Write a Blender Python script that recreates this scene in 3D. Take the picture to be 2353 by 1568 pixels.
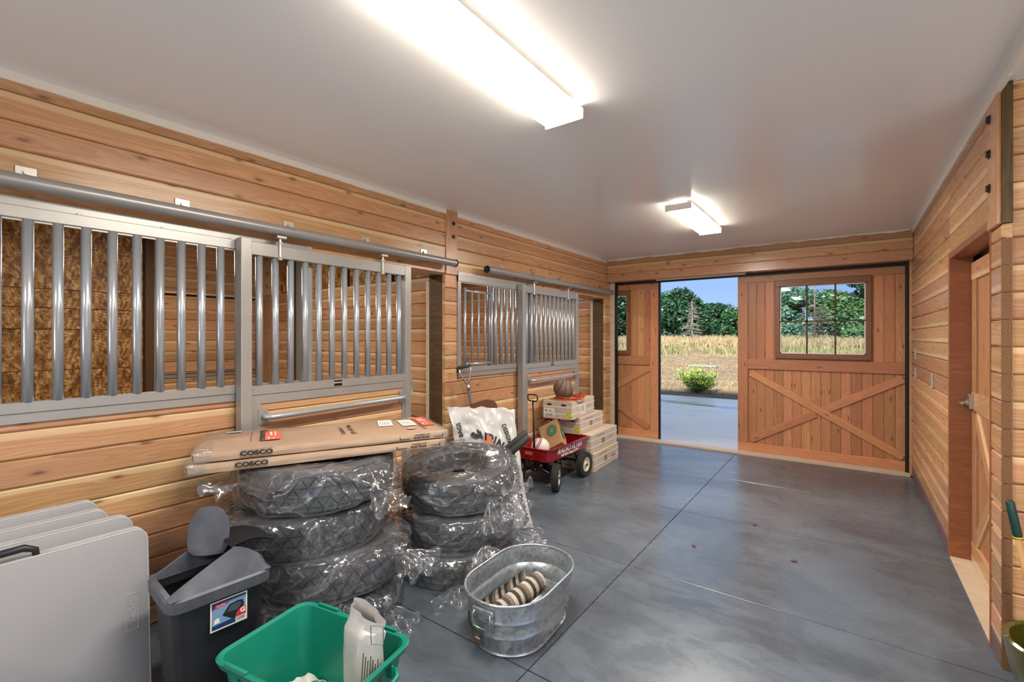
import bpy, bmesh, math, random
from mathutils import Vector, Matrix, noise
for _o in list(bpy.data.objects): bpy.data.objects.remove(_o)
S = bpy.context.scene
C = S.collection
PI = math.pi
V = Vector
random.seed(7)

# ------------------------------------------------------------------ camera, sky, sun, exposure
cam_d = bpy.data.cameras.new('camera'); cam = bpy.data.objects.new('camera', cam_d); C.objects.link(cam)
cam_d.sensor_width = 36.0; cam_d.lens = 36.0 * 1060 / 2353
cam_d.shift_y = -9.0 / 2353; cam_d.clip_end = 600; cam_d.clip_start = .02
cam.location = (0, 0, 1.55)
cam.rotation_euler = (PI / 2, 0, math.radians(36.05))
S.camera = cam
S.view_settings.view_transform = 'Standard'; S.view_settings.look = 'None'
S.view_settings.exposure = 1.3; S.view_settings.gamma = 1.0
S.view_settings.use_curve_mapping = False

W = bpy.data.worlds.new('sky'); S.world = W; W.use_nodes = True
nt = W.node_tree; nt.nodes.clear()
def wn(t, **k):
    n = nt.nodes.new(t)
    for a, b in k.items(): setattr(n, a, b)
    return n
wo = wn('ShaderNodeOutputWorld'); bg = wn('ShaderNodeBackground')
tc = wn('ShaderNodeTexCoord'); sep = wn('ShaderNodeSeparateXYZ')
nt.links.new(tc.outputs['Generated'], sep.inputs[0])
rmp = wn('ShaderNodeValToRGB'); nt.links.new(sep.outputs[2], rmp.inputs[0])
e = rmp.color_ramp.elements
e[0].position = 0.0; e[0].color = (.36, .50, .74, 1); e[1].position = .5; e[1].color = (.20, .40, .82, 1)
x = e.new(.10); x.color = (.26, .415, .73, 1)
cmap = wn('ShaderNodeMapping'); cmap.inputs['Scale'].default_value = (1.6, 1.6, 4.0)
nt.links.new(tc.outputs['Generated'], cmap.inputs[0])
cn = wn('ShaderNodeTexNoise'); cn.inputs['Scale'].default_value = 1.5; cn.inputs['Detail'].default_value = 7
nt.links.new(cmap.outputs[0], cn.inputs[0])
cr = wn('ShaderNodeValToRGB'); cr.color_ramp.elements[0].position = .46; cr.color_ramp.elements[1].position = .66
nt.links.new(cn.outputs[0], cr.inputs[0])
hi = wn('ShaderNodeMapRange'); hi.inputs[1].default_value = .16; hi.inputs[2].default_value = .34
nt.links.new(sep.outputs[2], hi.inputs[0])
mu = wn('ShaderNodeMath', operation='MULTIPLY'); nt.links.new(cr.outputs[0], mu.inputs[0]); nt.links.new(hi.outputs[0], mu.inputs[1])
mx = wn('ShaderNodeMixRGB'); nt.links.new(mu.outputs[0], mx.inputs[0]); nt.links.new(rmp.outputs[0], mx.inputs[1])
mx.inputs[2].default_value = (.95, .97, 1.0, 1)
nt.links.new(mx.outputs[0], bg.inputs[0]); bg.inputs[1].default_value = 0.58
nt.links.new(bg.outputs[0], wo.inputs[0])

sun_d = bpy.data.lights.new('sun', 'SUN'); sun_d.energy = 8.5; sun_d.angle = math.radians(6); sun_d.color = (1, .95, .88)
sun = bpy.data.objects.new('sun', sun_d); C.objects.link(sun); sun.rotation_euler = (math.radians(59), 0, math.radians(6))
LAMP = 38.0

# ------------------------------------------------------------------ mesh helpers
class MB:
    def __init__(s): s.v = []; s.f = []; s.m = Matrix.Identity(4)
    def add(s, vs, fs):
        o = len(s.v); s.v += [tuple(s.m @ V(v)) for v in vs]; s.f += [tuple(i + o for i in f) for f in fs]; return s
    def box(s, c, d, r=None):
        x, y, z = d[0] / 2, d[1] / 2, d[2] / 2
        vs = [V((a, b, e)) for a in (-x, x) for b in (-y, y) for e in (-z, z)]
        if r is not None: vs = [r @ v for v in vs]
        vs = [v + V(c) for v in vs]
        return s.add(vs, [(0, 1, 3, 2), (4, 6, 7, 5), (0, 4, 5, 1), (2, 3, 7, 6), (0, 2, 6, 4), (1, 5, 7, 3)])
    def bx(s, x0, x1, y0, y1, z0, z1): return s.box(((x0+x1)/2, (y0+y1)/2, (z0+z1)/2), (x1-x0, y1-y0, z1-z0))
    def tube(s, path, r, n=10, closed=False, cap=True):
        P = [V(p) for p in path]; N = len(P); rr = r if isinstance(r, (list, tuple)) else [r] * N
        vs = []; u = None
        for i, p in enumerate(P):
            if closed: t = (P[(i + 1) % N] - P[i - 1]).normalized()
            else: t = (P[min(i + 1, N - 1)] - P[max(i - 1, 0)]).normalized()
            if u is None:
                a = V((0, 0, 1)) if abs(t.z) < .9 else V((1, 0, 0)); u = t.cross(a).normalized()
            else:
                u = u - t * u.dot(t); u = u.normalized() if u.length > 1e-6 else t.orthogonal().normalized()
            w = t.cross(u)
            vs += [p + (u * math.cos(2*PI*k/n) + w * math.sin(2*PI*k/n)) * rr[i] for k in range(n)]
        fs = []
        for i in range(N if closed else N - 1):
            j = (i + 1) % N
            for k in range(n): fs.append((i*n + k, i*n + (k+1) % n, j*n + (k+1) % n, j*n + k))
        if cap and not closed: fs += [tuple(range(n))[::-1], tuple((N-1)*n + k for k in range(n))]
        return s.add(vs, fs)
    def cyl(s, a, b, r, n=12, r2=None): return s.tube([a, b], [r, r if r2 is None else r2], n)
    def lathe(s, prof, n=32, closed=False):
        vs = [(r*math.cos(2*PI*k/n), r*math.sin(2*PI*k/n), z) for (r, z) in prof for k in range(n)]
        m = len(prof); fs = []
        for i in range(m if closed else m - 1):
            j = (i + 1) % m
            for k in range(n): fs.append((i*n + k, i*n + (k+1) % n, j*n + (k+1) % n, j*n + k))
        return s.add(vs, fs)
    def prism(s, poly, z0, z1):
        n = len(poly); vs = [(x, y, z0) for x, y in poly] + [(x, y, z1) for x, y in poly]
        return s.add(vs, [tuple(range(n))[::-1], tuple(range(n, 2*n))] + [(i, (i+1) % n, n + (i+1) % n, n + i) for i in range(n)])
    def grid(s, fn, nu, nv, cu=False, cv=False):
        vs = [fn(i / (nu if cu else nu - 1), j / (nv if cv else nv - 1)) for i in range(nu) for j in range(nv)]
        fs = []
        for i in range(nu if cu else nu - 1):
            for j in range(nv if cv else nv - 1):
                a, b = (i+1) % nu, (j+1) % nv
                fs.append((i*nv + j, a*nv + j, a*nv + b, i*nv + b))
        return s.add(vs, fs)
    def mesh(s, name, smooth=False, bevel=0, seg=1, fix=True):
        me = bpy.data.meshes.new(name); me.from_pydata(s.v, [], s.f)
        if bevel or fix:
            bm = bmesh.new(); bm.from_mesh(me)
            if fix: bmesh.ops.recalc_face_normals(bm, faces=bm.faces)
            if bevel: bmesh.ops.bevel(bm, geom=bm.edges[:], offset=bevel, segments=seg, affect='EDGES', profile=.5)
            bm.to_mesh(me); bm.free()
        if smooth:
            for p in me.polygons: p.use_smooth = True
            if smooth == 'auto':
                try: me.set_sharp_from_angle(angle=math.radians(38))
                except Exception: pass
        me.update(); return me
    def build(s, name, mat, parent=None, smooth=False, bevel=0, seg=1, fix=True):
        return put(name, s.mesh(name, smooth, bevel, seg, fix), mat, parent)

def put(name, me, mat, parent=None, mtx=None):
    o = bpy.data.objects.new(name, me); C.objects.link(o)
    if mat is not None and len(me.materials) == 0: me.materials.append(mat)
    if parent is not None: o.parent = parent
    if mtx is not None: o.matrix_local = mtx
    return o
def tag(o, label, cat, group=None, kind=None):
    o['label'] = label; o['category'] = cat
    if group: o['group'] = group
    if kind: o['kind'] = kind
    return o
def thing(name, label, cat, loc=(0, 0, 0), rz=0, group=None, mtx=None, kind=None):
    o = bpy.data.objects.new(name, None); C.objects.link(o); o.empty_display_size = .05
    if mtx is not None: o.matrix_world = mtx
    else: o.location = loc; o.rotation_euler = (0, 0, rz)
    return tag(o, label, cat, group, kind)
def kids(o): return [c for c in bpy.data.objects if c.parent == o]
def copy_tree(o, parent=None):
    c = o.copy(); C.objects.link(c); c.parent = parent
    for k in kids(o): copy_tree(k, c)
    return c
def frame(o, x, y):
    x = V(x).normalized(); y = V(y); y = (y - x * y.dot(x)).normalized(); z = x.cross(y)
    return Matrix(((x.x, y.x, z.x, o[0]), (x.y, y.y, z.y, o[1]), (x.z, y.z, z.z, o[2]), (0, 0, 0, 1)))
def text(name, s, size, mat, parent, mtx, shear=0, ext=.0004, sx=1.0, bold=0, align='CENTER'):
    cu = bpy.data.curves.new(name, 'FONT'); cu.body = s; cu.size = size; cu.shear = shear; cu.extrude = ext
    cu.align_x = align; cu.align_y = 'CENTER'; cu.resolution_u = 3; cu.offset = bold
    t = bpy.data.objects.new('tmp_text', cu); C.objects.link(t)
    me = bpy.data.meshes.new_from_object(t); bpy.data.objects.remove(t); bpy.data.curves.remove(cu)
    me.name = name; me.materials.clear()
    return put(name, me, mat, parent, mtx @ Matrix.Diagonal((sx, 1, 1, 1)))

_pl = {}
def plank(parent, name, c, L, w, t, along, normal, mat, ch=.005):
    """one board: local x = length, y = width, z = thickness, front long edges chamfered"""
    key = (round(L, 3), round(w, 3), round(t, 3), round(ch, 4), mat.name)
    me = _pl.get(key)
    if me is None:
        x, y, z = L/2, w/2, t/2; g = .0006; k = ch*.32; dp = min(t*.45, ch*2.2)
        pr = [(-y, -z), (y, -z), (y, z - dp), (y - k, z - dp), (y - k, z - ch*.8), (y - k - ch, z), (-y + k + ch, z), (-y + k, z - ch*.8), (-y + k, z - dp), (-y, z - dp)]; n_ = len(pr)
        vs = [(-x + g, a, b) for a, b in pr] + [(x - g, a, b) for a, b in pr]
        fs = [(9, 2, 1, 0), (8, 7, 4, 3), (7, 6, 5, 4), (n_, n_+1, n_+2, n_+9), (n_+3, n_+4, n_+7, n_+8), (n_+4, n_+5, n_+6, n_+7)] + [(i, (i+1) % n_, n_ + (i+1) % n_, n_ + i) for i in range(n_)]
        me = MB().add(vs, fs).mesh(name); me.materials.append(mat); _pl[key] = me
    n = V(normal); al = V(along)
    m = frame(c, al, n.cross(al))
    return put(name, me, mat, parent, m)
# ------------------------------------------------------------------ materials
def rgb(h):
    h = h.lstrip('#'); f = lambda c: c/12.92 if c <= .04045 else ((c+.055)/1.055)**2.4
    return tuple(f(int(h[i:i+2], 16)/255) for i in (0, 2, 4)) + (1,)
class NT:
    def __init__(s, name):
        s.m = bpy.data.materials.new(name); s.m.use_nodes = True; s.t = s.m.node_tree
        s.b = s.t.nodes['Principled BSDF']; s.out = s.t.nodes['Material Output']
    def n(s, t, ins=None, **k):
        n = s.t.nodes.new(t)
        for a, b in k.items(): setattr(n, a, b)
        for a, b in (ins or {}).items():
            if hasattr(b, 'is_output'): s.t.links.new(b, n.inputs[a])
            else: n.inputs[a].default_value = b
        return n
    def set(s, **k):
        for a, b in k.items():
            a = a.replace('_', ' ')
            if hasattr(b, 'is_output'): s.t.links.new(b, s.b.inputs[a])
            else: s.b.inputs[a].default_value = b
        return s
    def ramp(s, fac, stops):
        r = s.n('ShaderNodeValToRGB', {0: fac}); el = r.color_ramp.elements
        el[0].position, el[0].color = stops[0]; el[1].position, el[1].color = stops[-1]
        for p, c in stops[1:-1]: q = el.new(p); q.color = c
        return r.outputs[0]
    def math(s, op, a, b=0.0, c=None):
        d = {0: a, 1: b}
        if c is not None: d[2] = c
        return s.n('ShaderNodeMath', d, operation=op).outputs[0]
    def mix(s, f, a, b, mode='MIX'): return s.n('ShaderNodeMixRGB', {0: f, 1: a, 2: b}, blend_type=mode).outputs[0]
    def bump(s, h, st=.3, d=.01):
        b = s.n('ShaderNodeBump', {'Height': h, 'Strength': st, 'Distance': d}); s.set(Normal=b.outputs[0]); return b
    def obj(s): return s.n('ShaderNodeTexCoord').outputs['Object']
    def map(s, v, sc=(1, 1, 1), rot=(0, 0, 0), loc=(0, 0, 0)):
        return s.n('ShaderNodeMapping', {0: v, 'Scale': sc, 'Rotation': rot, 'Location': loc}).outputs[0]
    def noise(s, v, sc, det=3, rough=.5, dist=0):
        return s.n('ShaderNodeTexNoise', {'Vector': v, 'Scale': sc, 'Detail': det, 'Roughness': rough, 'Distortion': dist}).outputs[0]
def plain(name, col, rough=.5, metal=0, bump=0, bsc=60, var=0, vsc=8, spec=.5, coat=0):
    t = NT(name); c = rgb(col) if isinstance(col, str) else col
    t.set(Base_Color=c, Roughness=rough, Metallic=metal, Coat_Weight=coat); t.b.inputs['Specular IOR Level'].default_value = spec
    if var:
        n = t.noise(t.obj(), vsc, 5, .6)
        t.set(Base_Color=t.ramp(n, [(.3, tuple(x*(1-var) for x in c[:3]) + (1,)), (.7, tuple(min(1, x*(1+var)) for x in c[:3]) + (1,))]))
    if bump: t.bump(t.noise(t.obj(), bsc, 4), bump, .004)
    return t.m
def shade(c, k): return tuple(min(1, x*k) for x in c[:3]) + (1,)
def wood(name, light, mid, dark, rough=.42, knots=1.0, vary=.16, ring=1.0, sap=None, coat=0):
    t = NT(name); l, m, d = rgb(light), rgb(mid), rgb(dark)
    oi = t.n('ShaderNodeObjectInfo'); rnd = oi.outputs['Random']
    off = t.n('ShaderNodeCombineXYZ', {0: t.math('MULTIPLY', rnd, 37.0), 1: t.math('MULTIPLY', rnd, 91.0), 2: t.math('MULTIPLY', rnd, 53.0)})
    co = t.n('ShaderNodeVectorMath', {0: t.obj(), 1: off.outputs[0]}, operation='ADD').outputs[0]
    low = t.noise(t.map(co, (.7, 6, 6)), 1.3, 3)
    kv = t.n('ShaderNodeTexVoronoi', {'Vector': t.map(co, (2.4, 6.5, 0)), 'Scale': 1.0}, voronoi_dimensions='2D')
    kd = kv.outputs['Distance']
    swirl = t.math('MULTIPLY', t.math('POWER', t.math('MAXIMUM', t.math('SUBTRACT', 1.0, t.math('MULTIPLY', kd, 3.2)), 0.0), 2.0), .25*knots)
    sp = t.n('ShaderNodeSeparateXYZ', {0: co})
    ph = t.math('ADD', t.math('ADD', t.math('MULTIPLY', sp.outputs[1], 11.0), t.math('MULTIPLY', low, 3.4*ring)), swirl)
    rings = t.math('FRACT', t.math('MULTIPLY', ph, 3.2))
    fine = t.noise(t.map(co, (2.0, 90, 90)), 2.0, 3)
    g = t.math('ADD', t.math('MULTIPLY', rings, .40), t.math('MULTIPLY', fine, .6))
    col = t.ramp(g, [(.15, l), (.55, m), (.95, shade(m, .76))])
    col = t.mix(t.ramp(low, [(.35, (0, 0, 0, 1)), (.7, (1, 1, 1, 1))]), col, t.mix(.5, col, shade(m, .8)))
    if sap:
        sw = t.n('ShaderNodeSeparateXYZ', {0: t.obj()}).outputs[1]
        sf = t.math('MULTIPLY', t.ramp(t.math('ADD', sw, t.math('MULTIPLY', low, .05)), [(.052, (0, 0, 0, 1)), (.062, (1, 1, 1, 1))]), t.math('GREATER_THAN', t.math('FRACT', t.math('MULTIPLY', rnd, 7.7)), .45))
        col = t.mix(sf, col, t.mix(.55, col, rgb(sap)))
    if knots:
        km = t.ramp(t.math('ADD', kd, t.math('MULTIPLY', fine, .05)), [(.055, (1, 1, 1, 1)), (.085, (.4, .4, .4, 1)), (.14, (0, 0, 0, 1))])
        kcell = t.n('ShaderNodeSeparateColor', {0: kv.outputs['Color']}).outputs[0]
        col = t.mix(t.math('MULTIPLY', km, t.math('MULTIPLY', t.math('GREATER_THAN', kcell, .35), .72*knots)), col, d)
    v = t.math('ADD', 1.0 - vary, t.math('MULTIPLY', rnd, 2*vary))
    hs = t.n('ShaderNodeHueSaturation', {'Value': v, 'Hue': t.math('ADD', .5 - .009, t.math('MULTIPLY', t.math('FRACT', t.math('MULTIPLY', rnd, 13.3)), .018)), 'Color': col})
    t.set(Base_Color=hs.outputs[0], Roughness=t.math('ADD', rough - .05, t.math('MULTIPLY', fine, .12)), Coat_Weight=coat)
    t.bump(g, .12, .002)
    return t.m
M = {}
M['pine'] = wood('pine_boards', '#ddb48a', '#c6946a', '#62361d', rough=.27, vary=.2, sap='#ecd2a4')
M['fir'] = wood('fir_door_boards', '#d39c70', '#bd8258', '#5a2f1b', rough=.45, vary=.2)
M['frame'] = wood('stained_frame', '#ab7548', '#97623c', '#52301e', rough=.4, knots=.4, vary=.06)
M['window_frame'] = wood('window_frame_wood', '#90613f', '#7e5336', '#5a3822', rough=.4, knots=0, vary=.04)
M['post'] = wood('treated_post', '#6b5230', '#503b20', '#241708', rough=.6, knots=.8)
M['base'] = wood('grey_purple_base', '#8a7068', '#745c58', '#3a2a2a', rough=.6, knots=.7, vary=.05)
M['pale'] = wood('pale_jamb', '#e0d0ba', '#d2bea2', '#6d4a30', rough=.5, knots=.5, vary=.06)
M['endgrain'] = None
t = NT('end_grain'); oi = t.n('ShaderNodeObjectInfo').outputs['Random']
co = t.n('ShaderNodeVectorMath', {0: t.obj(), 1: t.n('ShaderNodeCombineXYZ', {0: t.math('MULTIPLY', t.math('SUBTRACT', oi, .5), .1), 1: t.math('MULTIPLY', t.math('SUBTRACT', t.math('FRACT', t.math('MULTIPLY', oi, 17.0)), .5), .1), 2: 0}).outputs[0]}, operation='ADD').outputs[0]
w = t.n('ShaderNodeTexWave', {'Vector': co, 'Scale': 34, 'Distortion': 3.0, 'Detail': 2}, wave_type='RINGS', rings_direction='SPHERICAL').outputs[1]
t.set(Base_Color=t.ramp(w, [(0, rgb('#8b6440')), (1, rgb('#6d4a2b'))]), Roughness=.7); M['endgrain'] = t.m
t = NT('strand_board'); o_ = t.obj()
v1 = t.n('ShaderNodeTexVoronoi', {'Vector': t.map(t.n('ShaderNodeVectorMath', {0: o_, 1: t.n('ShaderNodeTexNoise', {'Vector': o_, 'Scale': 3.0}).outputs[1]}, operation='ADD').outputs[0], (9, 22, 9), (0, 0, .5)), 'Scale': 1.6})
v2 = t.n('ShaderNodeTexVoronoi', {'Vector': t.map(o_, (24, 8, 9), (0, 0, .9)), 'Scale': 1.9})
c1 = t.n('ShaderNodeSeparateColor', {0: v1.outputs['Color']}).outputs[0]; c2 = t.n('ShaderNodeSeparateColor', {0: v2.outputs['Color']}).outputs[1]
cc = t.math('ADD', t.math('MULTIPLY', c1, .6), t.math('MULTIPLY', c2, .5))
t.set(Base_Color=t.ramp(t.math('ADD', cc, t.math('MULTIPLY', t.noise(t.map(o_, (8, 40, 8)), 4), .25)), [(.25, rgb('#5f3b17')), (.55, rgb('#94642c')), (.8, rgb('#b58546')), (1, rgb('#d8b274'))]), Roughness=.55)
t.bump(cc, .35, .004); M['osb'] = t.m
# concrete floor
def concrete(name, cols, rmin, rmax, wet=False):
    t = NT(name); p = t.n('ShaderNodeNewGeometry').outputs['Position']
    n1 = t.noise(t.map(p, (.55, .8, 1)), 1.1, 6, .62, .6); n2 = t.noise(t.map(p, (1.2, 2.6, 1)), 2.3, 8, .7, .8); n3 = t.noise(p, 40, 4, .6)
    g = t.math('ADD', t.math('ADD', t.math('MULTIPLY', n1, .70), t.math('MULTIPLY', n2, .24)), t.math('MULTIPLY', n3, .06))
    col = t.ramp(g, [(.33, rgb(cols[0])), (.46, rgb(cols[1])), (.58, rgb(cols[2])), (.72, rgb(cols[3]))])
    if not wet:
        st = t.ramp(t.noise(t.map(p, (1.1, 1.6, 1), (0, 0, .4)), 1.9, 5, .6, 1.0), [(.63, (0, 0, 0, 1)), (.72, (1, 1, 1, 1))])
        col = t.mix(t.math('MULTIPLY', st, .22), col, rgb('#77685c'))
    r = t.math('ADD', rmin, t.math('MULTIPLY', t.ramp(n2, [(.35, (0, 0, 0, 1)), (.7, (1, 1, 1, 1))]), rmax - rmin))
    if wet:
        pu = t.ramp(t.noise(t.map(p, (.16, 1.1, 1)), 1.3, 3), [(.55, (1, 1, 1, 1)), (.60, (0, 0, 0, 1))])
        sp_ = t.n('ShaderNodeSeparateXYZ', {0: p}).outputs[1]
        far = t.n('ShaderNodeMapRange', {0: sp_, 1: 9.2, 2: 10.4}).outputs[0]
        near = t.n('ShaderNodeMapRange', {0: sp_, 1: 11.9, 2: 11.3}).outputs[0]
        pu = t.math('MULTIPLY', t.math('SUBTRACT', 1.0, pu), t.math('MULTIPLY', far, near))
        r = t.math('SUBTRACT', r, t.math('MULTIPLY', pu, rmin - .03)); col = t.mix(t.math('MULTIPLY', pu, .5), col, rgb('#5c625f'))
    t.set(Base_Color=col, Roughness=r); t.bump(n3, .05, .002)
    return t.m
M['floor'] = concrete('sealed_concrete', ['#464b52', '#565e67', '#67717b', '#7d8893'], .19, .40)
M['apron'] = concrete('apron_concrete', ['#b9b4a8', '#c4c0b4', '#cdc8bd', '#d6d2c6'], .28, .5, True)
M['joint'] = plain('joint_dark', '#1d1e20', .9)
M['ceiling'] = plain('ceiling_paint', '#f1f4f9', .22, bump=.03, bsc=25)
M['trim'] = plain('white_trim', '#f0ece4', .45)
M['steel'] = plain('silver_painted_steel', '#a3a29f', .34, .4, var=.04)
M['bar'] = plain('galvanised_bar', '#b2b8bf', .26, .5, var=.05)
M['pipe'] = plain('grey_track_pipe', '#989898', .34, .4, var=.06)
M['zinc'] = plain('zinc_hardware', '#bcb9b2', .35, .9)
M['darksteel'] = plain('dark_bolt', '#45464a', .4, .8)
M['blackgap'] = plain('black_rubber_seal', '#101112', .6)
M['rubber'] = plain('tyre_rubber', '#434447', .62, bump=.15, bsc=120, var=.2)
M['card'] = plain('brown_cardboard', '#9d8069', .75, var=.07, vsc=6, bump=.06, bsc=150)
M['cardside'] = plain('cardboard_edge', '#a9917a', .75, var=.07, vsc=9)
M['cardpale'] = plain('pale_cardboard', '#c6b49e', .75, var=.06, vsc=7)
M['ink'] = plain('black_print', '#1b1a1a', .6)
M['greyink'] = plain('grey_print', '#56504a', .7)
M['redlabel'] = plain('red_label', '#d4604c', .5)
M['paper'] = plain('white_paper_label', '#e4ded4', .6)
M['bluelabel'] = plain('light_blue_label', '#8fb3c4', .6)
M['yellow'] = plain('yellow_label', '#d8cf2e', .5)
M['strap'] = plain('white_strap', '#dcd9d8', .4)
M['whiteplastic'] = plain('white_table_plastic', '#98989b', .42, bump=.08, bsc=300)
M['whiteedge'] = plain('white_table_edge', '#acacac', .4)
M['blackplastic'] = plain('black_plastic', '#1a1c20', .42, var=.25, bump=.05)
M['greylid'] = plain('dusty_grey_plastic', '#4a4e57', .5, var=.35, vsc=9)
M['green'] = plain('green_plastic', '#0f7c66', .38, var=.12, vsc=5)
M['greendark'] = plain('pot_glaze', '#4d4a16', .12, coat=.6, var=.15)
M['tub'] = None
t = NT('galvanised_sheet'); o_ = t.obj(); vv = t.n('ShaderNodeTexVoronoi', {'Vector': o_, 'Scale': 60}).outputs['Color']
vs_ = t.n('ShaderNodeSeparateColor', {0: vv}).outputs[0]
t.set(Base_Color=t.ramp(t.math('ADD', t.math('MULTIPLY', vs_, .4), t.math('MULTIPLY', t.noise(o_, 6, 4), .6)), [(.25, rgb('#a3abb0')), (.75, rgb('#c8d0d5'))]), Metallic=.75, Roughness=t.math('ADD', .26, t.math('MULTIPLY', vs_, .14)))
t.bump(t.noise(o_, 14, 3), .08, .01); M['tub'] = t.m
M['red'] = plain('red_enamel', '#8e1018', .22, coat=.5)
M['white'] = plain('white_ink', '#e6e0de', .5)
M['black'] = plain('black_enamel', '#131416', .28)
M['hub'] = plain('cream_hub', '#d8ccb4', .4)
M['bag'] = plain('kraft_paper', '#a8845a', .8, var=.08, bump=.25, bsc=14)
M['greenlogo'] = plain('green_print', '#2c6b50', .6)
M['leather'] = plain('basketball_hide', '#76604f', .6, bump=.2, bsc=260, var=.1)
M['soccer'] = plain('ball_white', '#ddd6ca', .4)
M['navy'] = plain('navy_print', '#27386e', .5)
M['orange'] = plain('orange_cord', '#c9532f', .5)
M['wooden'] = plain('ash_handle', '#b78d58', .5, var=.1)
M['greengrip'] = plain('green_rubber_grip', '#0c3a35', .45)
M['sack'] = plain('white_woven_sack', '#c3c1bf', .35, bump=.35, bsc=22)
M['sackorange'] = plain('orange_print', '#c8632c', .5)
M['brownpan'] = plain('brown_sheet', '#6d4432', .5)
M['greyhandle'] = plain('weathered_handle', '#6d655c', .6)
M['switch'] = plain('steel_cover_plate', '#b9b6b0', .4, .3)
M['stone'] = plain('dark_stone', '#2c2022', .3, var=.3)
M['foam'] = plain('dark_foam_grip', '#33322f', .6)
M['tread'] = plain('wagon_tyre', '#2f2d29', .75, var=.25, vsc=30)
M['bluelbl'] = plain('pale_blue_print', '#6f95b8', .5)
M['navylbl'] = plain('dark_blue_print', '#153463', .5)
M['pink'] = plain('red_print', '#c02a40', .5)
M['gift'] = plain('green_sticker', '#15702e', .4)
# plastic film
t = NT('clear_plastic_film'); o_ = t.obj()
n1 = t.noise(t.map(o_, (1, 1, 1.6), (.3, .5, .2)), 4.2, 1, .4, 1.8); n2 = t.noise(o_, 17, 1, .4, 1.0)
r1 = t.math('ABSOLUTE', t.math('SUBTRACT', n1, .5)); r2 = t.math('ABSOLUTE', t.math('SUBTRACT', n2, .5))
hh = t.math('SUBTRACT', t.math('MULTIPLY', n1, .6), t.math('ADD', t.math('POWER', r1, .6), t.math('MULTIPLY', t.math('POWER', r2, .7), .10)))
bp = t.n('ShaderNodeBump', {'Height': hh, 'Strength': .55, 'Distance': .035})
gl = t.n('ShaderNodeBsdfGlossy', {'Color': (.9, .92, .95, 1), 'Roughness': .13, 'Normal': bp.outputs[0]})
tr = t.n('ShaderNodeBsdfTransparent', {'Color': (.93, .94, .95, 1)})
df = t.n('ShaderNodeBsdfDiffuse', {'Color': (.75, .78, .82, 1), 'Normal': bp.outputs[0]})
lw = t.n('ShaderNodeLayerWeight', {'Blend': .22, 'Normal': bp.outputs[0]}).outputs[1]
creases = t.ramp(r1, [(.0, (.16, .16, .16, 1)), (.02, (.06, .06, .06, 1)), (.2, (.025, .025, .025, 1))])
m1 = t.n('ShaderNodeMixShader', {0: creases, 1: tr.outputs[0], 2: df.outputs[0]})
m2 = t.n('ShaderNodeMixShader', {0: t.math('ADD', .06, t.math('MULTIPLY', lw, .42)), 1: m1.outputs[0], 2: gl.outputs[0]})
t.t.links.new(m2.outputs[0], t.out.inputs[0]); M['film'] = t.m
# glass
t = NT('window_glass'); tr = t.n('ShaderNodeBsdfTransparent', {'Color': (.88, .92, .93, 1)}); gl = t.n('ShaderNodeBsdfGlossy', {'Roughness': .02})
fr = t.n('ShaderNodeFresnel', {0: 1.45}).outputs[0]
t.t.links.new(t.n('ShaderNodeMixShader', {0: t.math('MULTIPLY', fr, .35), 1: tr.outputs[0], 2: gl.outputs[0]}).outputs[0], t.out.inputs[0]); M['glass'] = t.m
# lamp diffuser
t = NT('lit_diffuser'); em = t.n('ShaderNodeEmission', {0: (1, .92, .82, 1), 1: LAMP}); t.t.links.new(em.outputs[0], t.out.inputs[0]); M['lit'] = t.m
t = NT('lit_diffuser_edge'); em = t.n('ShaderNodeEmission', {0: (1, .86, .68, 1), 1: 8.0}); t.t.links.new(em.outputs[0], t.out.inputs[0]); M['litside'] = t.m
# rug
t = NT('striped_rug'); sp = t.n('ShaderNodeSeparateXYZ', {0: t.obj()}); nz = t.noise(t.obj(), 90, 3)
ph = t.math('FRACT', t.math('ADD', t.math('MULTIPLY', sp.outputs[0], 8.2), t.math('MULTIPLY', nz, .05)))
col = t.ramp(ph, [(0, rgb('#3d3630')), (.18, rgb('#3d3630')), (.2, rgb('#b8b0a6')), (.38, rgb('#b8b0a6')), (.40, rgb('#4a433c')), (.58, rgb('#4a433c')), (.60, rgb('#7d746b')), (.78, rgb('#7d746b')), (.80, rgb('#c2bab0')), (.97, rgb('#c2bab0')), (1, rgb('#3d3630'))])
t.set(Base_Color=t.mix(.35, col, t.ramp(nz, [(.3, (.05, .045, .04, 1)), (.7, (.6, .57, .53, 1))]), 'OVERLAY'), Roughness=.95); t.bump(nz, .6, .004); M['rug'] = t.m
# outdoors
def twocol(name, a, b, sc=3, rough=.8, trans=0):
    t = NT(name); p = t.n('ShaderNodeNewGeometry').outputs['Position']; n = t.noise(p, sc, 4, .6)
    c = t.ramp(n, [(.32, rgb(a)), (.68, rgb(b))]); t.set(Base_Color=c, Roughness=rough)
    if trans:
        tl = t.n('ShaderNodeBsdfTranslucent', {0: c}); t.t.links.new(t.n('ShaderNodeMixShader', {0: trans, 1: t.b.outputs[0], 2: tl.outputs[0]}).outputs[0], t.out.inputs[0])
    return t.m
t = NT('dry_field'); p = t.n('ShaderNodeNewGeometry').outputs['Position']
a = t.noise(t.map(p, (.5, 1.4, 1)), .9, 7, .7); b = t.noise(p, 9, 5, .7)
g = t.math('ADD', t.math('MULTIPLY', a, .65), t.math('MULTIPLY', b, .4))
t.set(Base_Color=t.ramp(g, [(.36, rgb('#3a3127')), (.48, rgb('#5b4c36')), (.6, rgb('#6f5e43')), (.75, rgb('#7b6d52'))]), Roughness=.95); t.bump(b, .8, .05); M['field'] = t.m
M['straw'] = twocol('dry_grass_blades', '#67583b', '#807355', 1.2, .9)
M['strawgreen'] = twocol('green_grass_blades', '#4b5333', '#6d6443', .8, .9)
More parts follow.
